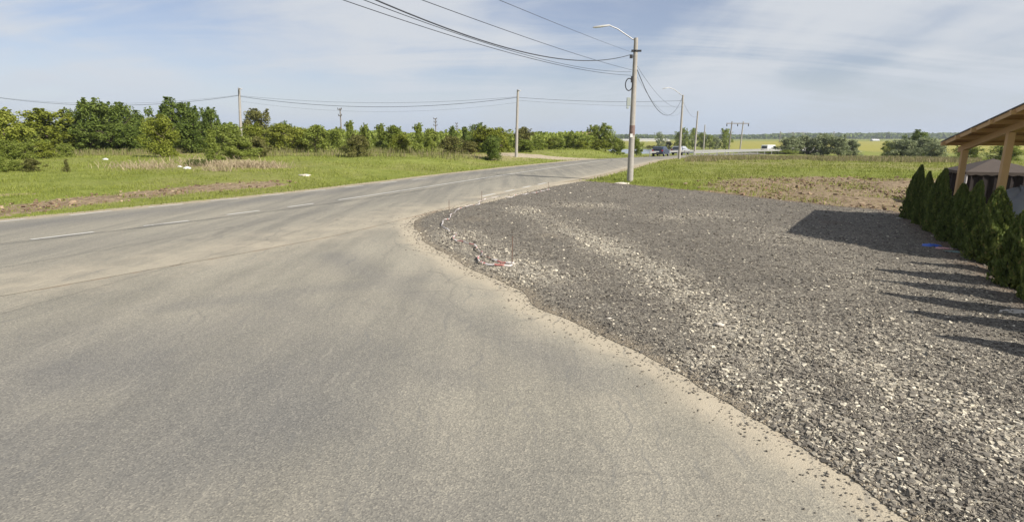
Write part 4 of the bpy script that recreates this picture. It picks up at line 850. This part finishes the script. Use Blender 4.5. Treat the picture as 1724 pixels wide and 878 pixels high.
# ------------------------------------------------------------------ cars
def car(x, y, rz, paint, label, van=False, white=False):
    z = T(x, y) + .08; o = empty('parked_car' if van or white else 'car', (x, y, z), rz, label, 'van' if van else 'car')
    mp = simple(paint[0], paint[1], .3, .1, var=.03); mg = simple('car_glass', (.03, .035, .04), .1, spec=.6); mt_ = simple('tyre', (.025, .025, .025), .9)
    Wd, H = (1.78, 1.46) if not van else (1.95, 2.2)
    if not van: prof = [(-2.05, .32), (-2.12, .62), (-2.05, .95), (-1.75, 1.35), (-1.35, H), (.15, H), (.85, 1.0), (1.9, .85), (2.1, .6), (2.05, .3)]
    else: prof = [(-2.5, .35), (-2.52, 1.2), (-2.42, 2.1), (-2.3, H), (1.0, H), (1.75, 1.25), (2.4, 1.05), (2.5, .7), (2.48, .35)]
    b_ = MB(); n = len(prof); cols = []
    for s in (-1, -.93, .93, 1):     # local y = width, x = length; nose towards +x
        k0 = len(b_.v)
        for (px_, pz) in prof:
            tum = 1 - (.13 if pz > 1.02 else 0) * min(1, (pz - 1.0) / .4) * (1 if not van else .35); ins = .04 if abs(s) == 1 else 0
            b_.v.append((px_ * (1 - ins), s * Wd / 2 * tum, pz - (.03 if abs(s) == 1 and pz > 1.2 else 0)))
        cols.append(k0)
    for a, c in zip(cols[:-1], cols[1:]):
        for k_ in range(n): k2 = (k_ + 1) % n; b_.f.append((a + k_, a + k2, c + k2, c + k_))
    b_.f.append(tuple(cols[0] + k_ for k_ in range(n))[::-1]); b_.f.append(tuple(cols[-1] + k_ for k_ in range(n)))
    b_.build('body', mp, o, smooth_=False, bevel=.03)
    if not van: rw = [(-2.07, -.62, 1.0), (-2.07, .62, 1.0), (-1.78, .56, 1.36), (-1.78, -.56, 1.36)]
    else: rw = [(-2.535, -.75, 1.25), (-2.535, .75, 1.25), (-2.46, .7, 1.9), (-2.46, -.7, 1.9)]
    MB().prism(rw, (-.02, 0, .01)).build('rear_window', mg, o)
    fw = [(.86, -.64, 1.02), (.86, .64, 1.02), (.22, .56, H - .04), (.22, -.56, H - .04)] if not van else [(1.76, -.8, 1.3), (1.76, .8, 1.3), (1.08, .74, 2.1), (1.08, -.74, 2.1)]
    MB().prism(fw, (.03, 0, .02)).build('windscreen', mg, o)
    for s in (-1, 1):
        sw = [(-1.6, 1.02), (.6, 1.02), (.1, H - .1), (-1.3, H - .1)] if not van else [(.3, 1.25), (1.5, 1.25), (1.0, 1.95), (.3, 1.95)]
        yy = Wd / 2 * (.97 if not van else .985); MB().prism([(a, s * (yy - (.115 if q > 1.1 and not van else .0)), q) for a, q in sw], (0, s * .02, 0)).build('side_window', mg, o)
        MB().box((-2.08 if not van else -2.52, s * (Wd / 2 - .16), .88), (.06, .2, .22)).build('tail_light', simple('tail_light_red', (.45, .03, .02), .3), o)
        for xx in ((-1.3, 1.35) if not van else (-1.6, 1.6)):
            wh = MB().tube([(xx, s * (Wd / 2 - .2), .31), (xx, s * (Wd / 2 + .01), .31)], .31, 16).build('wheel', mt_, o); MB().tube([(xx, s * (Wd / 2 - .1), .31), (xx, s * (Wd / 2 + .02), .31)], .18, 12).build('rim', M_METAL, wh)
    MB().box((-2.14 if not van else -2.54, 0, .72), (.03, .52, .12)).build('license_plate', simple('plate_white', (.7, .7, .68), .5), o)
    MB().box((-2.1 if not van else -2.5, 0, .42), (.12, Wd * .92, .2)).build('bumper', simple('bumper_dark', (.04, .045, .055), .6), o, bevel=.02)
    return o
a = atY(1115, 262, 88); car(a[0], a[1] + 1, R(62), ('dark_blue_paint', (.035, .05, .085)), 'dark blue hatchback on the road, seen from behind before the lake')
a = atY(1146, 256, 100); car(a[0], a[1], R(50), ('silver_paint', (.35, .37, .40)), 'silver car half hidden behind the second lamp pole', white=True)
a = atY(1296, 247, 150); o = car(a[0] + 0, a[1], R(35), ('white_paint', (.7, .7, .69)), 'white van far down the road at the end of the guard rail', van=True)

# ------------------------------------------------------------------ distant buildings
def house(px, py_top, Y, wd, dp, wall_h, roof_h, cw, cr, label, rz=0, win=True):
    p = atY(px, py_top, Y); zb = p[2] - wall_h - roof_h; o = empty('house' if win else 'warehouse', (p[0], p[1], T(p[0], p[1]) - .1), rz, label, 'house' if win else 'warehouse')
    base = zb - o.location.z; mw = simple('wall_' + label[:8].replace(' ', '_'), cw, .85); mr = simple('roof_' + label[:8].replace(' ', '_'), cr, .8)
    MB().box((0, 0, (base + wall_h) / 2), (wd, dp, base + wall_h)).build('wall', mw, o)
    z = base + wall_h; e = .4; MB().prism([(-wd / 2 - e, -dp / 2 - e, z), (-wd / 2 - e, dp / 2 + e, z), (-wd / 2 - e, 0, z + roof_h)], (wd + 2 * e, 0, 0)).build('roof', mr, o)
    if win:
        for q in (-.3, 0, .3): MB().box((q * wd, -dp / 2 - .02, base + wall_h - 1.4), (1.2, .1, 1.2)).build('window', M_BLACK, o)
    else:
        for q in np.linspace(-.4, .4, 5): MB().box((q * wd, -dp / 2 - .02, base + wall_h * .5), (wd * .08, .12, wall_h * .5)).build('door', simple('grey_door', (.4, .42, .43), .7), o)
house(988, 222, 190, 6.5, 7, 3.2, 2.0, (.45, .33, .28), (.42, .22, .18), 'small pinkish house mostly hidden by the big round tree')
house(953, 233, 200, 6, 6, 2.2, 1.2, (.62, .62, .60), (.40, .36, .33), 'small white house glimpsed between shrubs')
house(1095, 233.5, 620, 36, 20, 4, 1.2, (.50, .48, .42), (.48, .47, .43), 'long low cream building beyond the lake', R(6), False)
house(1050, 234, 640, 40, 20, 3.5, 1.2, (.50, .48, .42), (.48, .47, .43), 'long low cream building partly behind the leaning lamp pole', R(-4), False)
house(1473, 234, 640, 7, 6, 2.5, 1.5, (.66, .66, .64), (.5, .5, .5), 'tiny white building at the edge of the yellow field', 0, False)

# ------------------------------------------------------------------ wooden shelter
def m_wood(name, c0, c1, sc=3):
    m, t, b = mat(name); n = t.noise(t.scalevec(t.obj(), (sc, sc * 6, sc)), 2.5, 6, .65); n2 = t.noise(t.obj(), 1.3, 3)
    t.set(b.inputs['Base Color'], t.mix(n2, t.mix(n, c0, c1), tuple(x * .8 for x in c1))); b.inputs['Roughness'].default_value = .7; return m
M_PINE = m_wood('pine_timber', (.46, .275, .12), (.60, .38, .18)); M_BOARD = m_wood('roof_boards', (.38, .20, .09), (.52, .29, .135)); M_FELT = simple('roof_sheet', (.10, .10, .105), .7, scale=2)
E0 = Vector((12.95, 17.35, 2.34)); rk = Vector((-.35, -.935, 0)); ev = Vector((.935, -.35, 0)); SL = .175
def RP(s, e, dz=0): return E0 + rk * s + ev * e + Vector((0, 0, SL * s + dz))
sh_o = empty('wooden_shelter', (14.5, 15, 0), 0, 'open timber shelter with sloping plank roof at the right edge', 'shelter'); O = Vector((14.5, 15, 0))
LR, WR = 8.4, 7.5
cut = [(0, 0), (6.1, 0), (8.4, 2.9), (8.4, WR), (0, WR)]     # outline (along the slope, along the eave); unseen corner skewed to shape its shadow
bd = MB(); nb = 42
for i in range(nb):      # deck boards running along the eave, visible from below
    s0, s1 = i * LR / nb, (i + 1) * LR / nb - .012; e0 = 0 if s0 < 6.1 else (s0 - 6.1) / 2.3 * 2.9
    bd.prism([RP(s0, e0, .0) - O, RP(s1, e0, .0) - O, RP(s1, WR, .0) - O, RP(s0, WR, .0) - O], (0, 0, .022))
bd.build('board', M_BOARD, sh_o)
MB().prism([RP(s - .04, e - .04, .03) - O for s, e in cut], (0, 0, .03)).build('roof_covering', M_FELT, sh_o)
for e in (.45, 2.6, 4.8, 7.0): MB().beam(RP(.05, e, -.19) - O, RP(8.3 if e > 2.9 else 6.1 + max(0, (e - .3)) * .79, e, -.19) - O, .1, .16).build('rafter', M_PINE, sh_o)
for s in np.arange(.25, 8.3, 1.05):     # purlins whose ends poke out under the rake
    e0 = -.10 if s < 6.1 else (s - 6.1) / 2.3 * 2.9; MB().beam(RP(s, e0, -.055) - O, RP(s, WR, -.055) - O, .09, .10).build('purlin', M_PINE, sh_o)
MB().beam(RP(0, .0, -.02) - O, RP(6.1, 0.0, -.02) - O, .03, .12).build('fascia', M_PINE, sh_o)
for (pxt, pyt, pyb, s_, e_, wdt) in ((1613, 240, 330, .45, .45, .15), (1682, 214, 330, 3.2, .45, .15)):
    tp = RP(s_, e_, -.27); MB().box((tp.x - O.x, tp.y - O.y, tp.z / 2 - .1), (wdt, wdt, tp.z + .2), Matrix.Rotation(R(-20), 3, 'Z')).build('post', M_PINE, sh_o, bevel=.006)
for (s_, e_) in ((.45, 4.8), (.45, 7.0), (3.2, 7), (7.6, 7)):
    tp = RP(s_, e_, -.27); MB().box((tp.x - O.x, tp.y - O.y, tp.z / 2 - .1), (.15, .15, tp.z + .2), Matrix.Rotation(R(-20), 3, 'Z')).build('post', M_PINE, sh_o, bevel=.006)

# low brown canopy tent behind the hedge
M_TENT = simple('brown_canvas', (.075, .06, .05), .9, var=.25); M_TENTD = simple('shade_dark_canvas', (.016, .012, .011), .95)
c = atY(1672, 300, 21); tz = atY(1660, 267, 21)[2]; ezz = atY(1660, 290, 20)[2]
tn = empty('canopy_tent', (c[0], c[1], 0), R(-22), 'low brown pyramid-roofed canopy tent behind the thujas', 'canopy tent')
hw = 1.2; rf = MB(); ap = (-.1, 0, tz); cs = [(-hw, -hw, ezz), (hw, -hw, ezz), (hw, hw, ezz), (-hw, hw, ezz)]
for q in range(4): a_, b2_ = cs[q], cs[(q + 1) % 4]; rf.prism([a_, b2_, ap], (0, 0, -.02))
rf.build('roof', M_TENT, tn)
vl = MB()
for q in range(4):
    a_, b2_ = Vector(cs[q]), Vector(cs[(q + 1) % 4])
    for k_ in range(8):
        p0 = a_.lerp(b2_, k_ / 8); p1 = a_.lerp(b2_, (k_ + 1) / 8); mid = (p0 + p1) / 2; nr = (b2_ - a_).cross(Vector((0, 0, 1))).normalized() * .02
        vl.prism([p0, p1, p1 - Vector((0, 0, .09)), mid - Vector((0, 0, .13)), p0 - Vector((0, 0, .09))], nr)
vl.build('valance', M_TENT, tn)
for q in cs: MB().tube([(q[0] * .97, q[1] * .97, 0), (q[0] * .97, q[1] * .97, q[2])], .045, 8).build('leg', simple('pale_post', (.36, .34, .33), .7), tn)
for q in range(4):
    pass
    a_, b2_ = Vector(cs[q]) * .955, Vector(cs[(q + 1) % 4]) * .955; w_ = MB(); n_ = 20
    for k_ in range(n_): # rippled curtain; near-black colour carries the shade of the open interior
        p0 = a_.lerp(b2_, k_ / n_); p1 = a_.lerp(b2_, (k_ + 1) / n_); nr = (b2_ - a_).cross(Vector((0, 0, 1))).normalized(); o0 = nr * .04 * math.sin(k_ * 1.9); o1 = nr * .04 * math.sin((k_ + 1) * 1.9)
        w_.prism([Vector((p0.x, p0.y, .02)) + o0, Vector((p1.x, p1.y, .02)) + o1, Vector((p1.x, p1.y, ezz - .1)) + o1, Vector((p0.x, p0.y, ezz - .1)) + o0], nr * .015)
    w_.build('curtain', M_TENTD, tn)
# covered heap of grey plastic in front of the tent
def blob(name, c, dims, m, seed, label, cat, group=None, amp=.25, nu=26, nv=14):
    V_, F_ = [], []
    for j in range(nv + 1):
        ph = math.pi / 2 * j / nv
        for i in range(nu):
            th = 2 * math.pi * i / nu; r_ = 1 + amp * (float(fbm(np.array(math.cos(th) * 2 + 5 + seed), np.array(math.sin(th) * 2 + ph * 2), 1.3, seed)) - .5) * 2
            V_.append((dims[0] * math.cos(th) * math.cos(ph) * r_, dims[1] * math.sin(th) * math.cos(ph) * r_, dims[2] * math.sin(ph) * (1 + .5 * (r_ - 1)) - .01))
    for j in range(nv):
        for i in range(nu): i2 = (i + 1) % nu; F_.append((j * nu + i, j * nu + i2, (j + 1) * nu + i2, (j + 1) * nu + i))
    o = np_mesh(name, V_, F_, m, smooth_=True, loc=c); return tag(o, label, cat, group)
c = atY(1712, 340, 14.6); blob('tarpaulin_heap', (c[0], c[1], 0), (.75, .6, 1.22), simple('grey_tarpaulin', (.26, .28, .31), .6, bump=.6, scale=3), 3, 'grey-blue tarpaulin draped over a heap in front of the tent', 'tarpaulin')

# ------------------------------------------------------------------ litter and small things
MW = simple('white_plastic', (.5, .5, .48), .6); MBL = simple('blue_plastic', (.06, .13, .48), .4, var=.4); MPK = simple('pink_plastic', (.55, .30, .30), .5); MST = simple('pale_rubble', (.46, .42, .36), .9, var=.3)
def litter(px, py, dims, m, seed, label, cat='litter', name='litter_bag', rz=0, zo=0):
    x, y, z = onT(px, py); o = blob(name, (x, y, z + zo), dims, m, seed, label, cat, None, .6, 12, 5); o.rotation_euler[2] = rz; return o
litter(315, 284.5, (.28, .2, .17), MW, 1, 'white crumpled plastic bag beside the small arching dark shrub')
litter(303, 281.5, (.14, .14, .12), MW, 2, 'smaller white scrap left of the crumpled bag')
litter(512, 296, (.45, .22, .11), MST, 3, 'flat pale slab lying in the grass near the road', 'slab', 'pale_slab')
litter(178, 269, (.2, .2, .14), MW, 4, 'white scrap in the far left grass before the dark trees')
litter(1566, 418, (.24, .12, .07), MBL, 5, 'crumpled blue plastic bag at the foot of the thujas', zo=.05)
litter(1584, 423, (.22, .10, .05), MPK, 6, 'pinkish scrap right of the blue bag', zo=.05)
litter(1600, 428, (.2, .08, .04), simple('teal_plastic', (.14, .24, .24), .5), 7, 'teal scrap nearest to the thuja stems', zo=.05)
litter(1512, 371, (.13, .08, .04), MW, 8, 'small white scrap near the far end of the thuja row', zo=.05)
litter(1712, 530, (.24, .13, .03), MST, 9, 'flat pale stone slab on the gravel at the right edge', 'slab', 'pale_slab', zo=.05)
litter(1211, 553, (.075, .055, .05), MST, 10, 'biggest white stone in the pale gravel streak', 'stone', 'stone', zo=.05)
litter(1026, 542, (.05, .035, .03), MST, 11, 'white stone alone in the dark gravel near the asphalt edge', 'stone', 'stone', zo=.05)
litter(1046, 309.5, (.42, .16, .1), MST, 12, 'pale rubble left of the foot of the nearest lamp pole', 'rubble', 'rubble')
litter(923, 321.5, (.12, .07, .06), MW, 13, 'small white scrap at the far end of the barrier tape', zo=.04)
# barrier tape with thin stakes
def m_tape():
    m, t, b = mat('red_white_tape'); u = t.attr('v').outputs['Fac']
    f = t.math('GREATER_THAN', u, .5); n = t.noise(t.pos(), 9, 3)
    t.set(b.inputs['Base Color'], t.mix(f, t.mix(n, (.42, .38, .36), (.66, .62, .60)), t.mix(n, (.36, .12, .10), (.50, .24, .22)))); b.inputs['Roughness'].default_value = .5; return m
M_TAPE = m_tape()
def tape(pix, lab, wd=.055, seed=0, red=.5, z=.075):
    L = resample(smooth([at0(*q) for q in pix], 5), .06); V_, F_, v_ = [], [], []; r = random.Random(seed)
    for i, (x, y) in enumerate(L):
        q = L[min(i + 1, len(L) - 1)]; p = L[max(i - 1, 0)]; d = Vector((q[0] - p[0], q[1] - p[1], 0)).normalized(); n = Vector((-d.y, d.x, 0)); a = math.sin(i * .23 + seed) * 1.1 + .4
        off = n * math.cos(a) * wd / 2 + Vector((0, 0, math.sin(a) * wd / 2)); c = Vector((x + r.uniform(-.012, .012), y + r.uniform(-.012, .012), z + .012 + .018 * abs(math.sin(i * .4 + seed)) + r.uniform(0, .012))) + n * .03 * math.sin(i * .31)
        V_ += [tuple(c + off), tuple(c - off)]
        if i: k_ = 2 * i; F_.append((k_ - 2, k_ - 1, k_ + 1, k_)); v_.append(1 if (i // 4) % 2 and r.random() < red * 2 else 0)
    o = np_mesh('barrier_tape', V_, F_, M_TAPE, smooth_=True, face_v=v_); s_ = o.modifiers.new('s', 'SOLIDIFY'); s_.thickness = .003
    return tag(o, lab, 'barrier tape', 'barrier tape along the curved gravel edge')
tape([(925, 322), (900, 328), (870, 332), (858, 336), (840, 335), (822, 338), (808, 343), (806, 348), (790, 351), (775, 355), (765, 362), (757, 370), (756, 374), (748, 376), (744, 382), (748, 389), (757, 395), (768, 398)], 'long thin strand of barrier tape curving round the far gravel corner', .03, 1, .10)
tape([(768, 398), (764, 404), (768, 410), (785, 416), (803, 420), (804, 424), (808, 430), (811, 436)], 'middle twisted stretch of barrier tape with reddish folds', .032, 2, .5)
tape([(811, 436), (803, 440), (806, 446), (820, 452), (838, 455), (860, 456), (867, 453)], 'outer loop of the tape ending by the dark hole', .04, 3, .35)
tape([(811, 437), (822, 442), (836, 447), (850, 450), (867, 452)], 'bright red inner fold of tape ending in a knot', .042, 4, .7)
for px, py, h, lab in ((756, 358, .42, 'thin rusty stake at the tip of the gravel corner'), (811, 340, .42, 'thin rusty stake where the tape bends to the road'), (923, 322, .42, 'thin rusty stake at the far end of the tape'), (862, 452, .62, 'thin rusty stake by the red knot of tape')):
    x, y = at0(px, py); o = tag(MB().tube([(0, 0, 0), (.01, 0, h)], .008, 6).build('stake', simple('rusty_steel', (.13, .08, .06), .8), loc=(x, y, .02)), lab, 'stake', 'thin stakes holding the tape')

# ------------------------------------------------------------------ haze
HAZE = True
if HAZE:
    m = bpy.data.materials.new('thin_haze'); m.use_nodes = True; t = NT(m.node_tree); t.n.remove(t.n['Principled BSDF'])
    v = t.node('ShaderNodeVolumePrincipled', {'Color': (.82, .88, 1.0), 'Density': .0002, 'Anisotropy': .3}); t.l.new(v.outputs[0], t.n['Material Output'].inputs['Volume'])
    b_ = MB().box((0, 3600, 12), (15400, 8400, 34)); tag(b_.build('haze', m), kind='stuff')
print('objects', len(COL.objects))
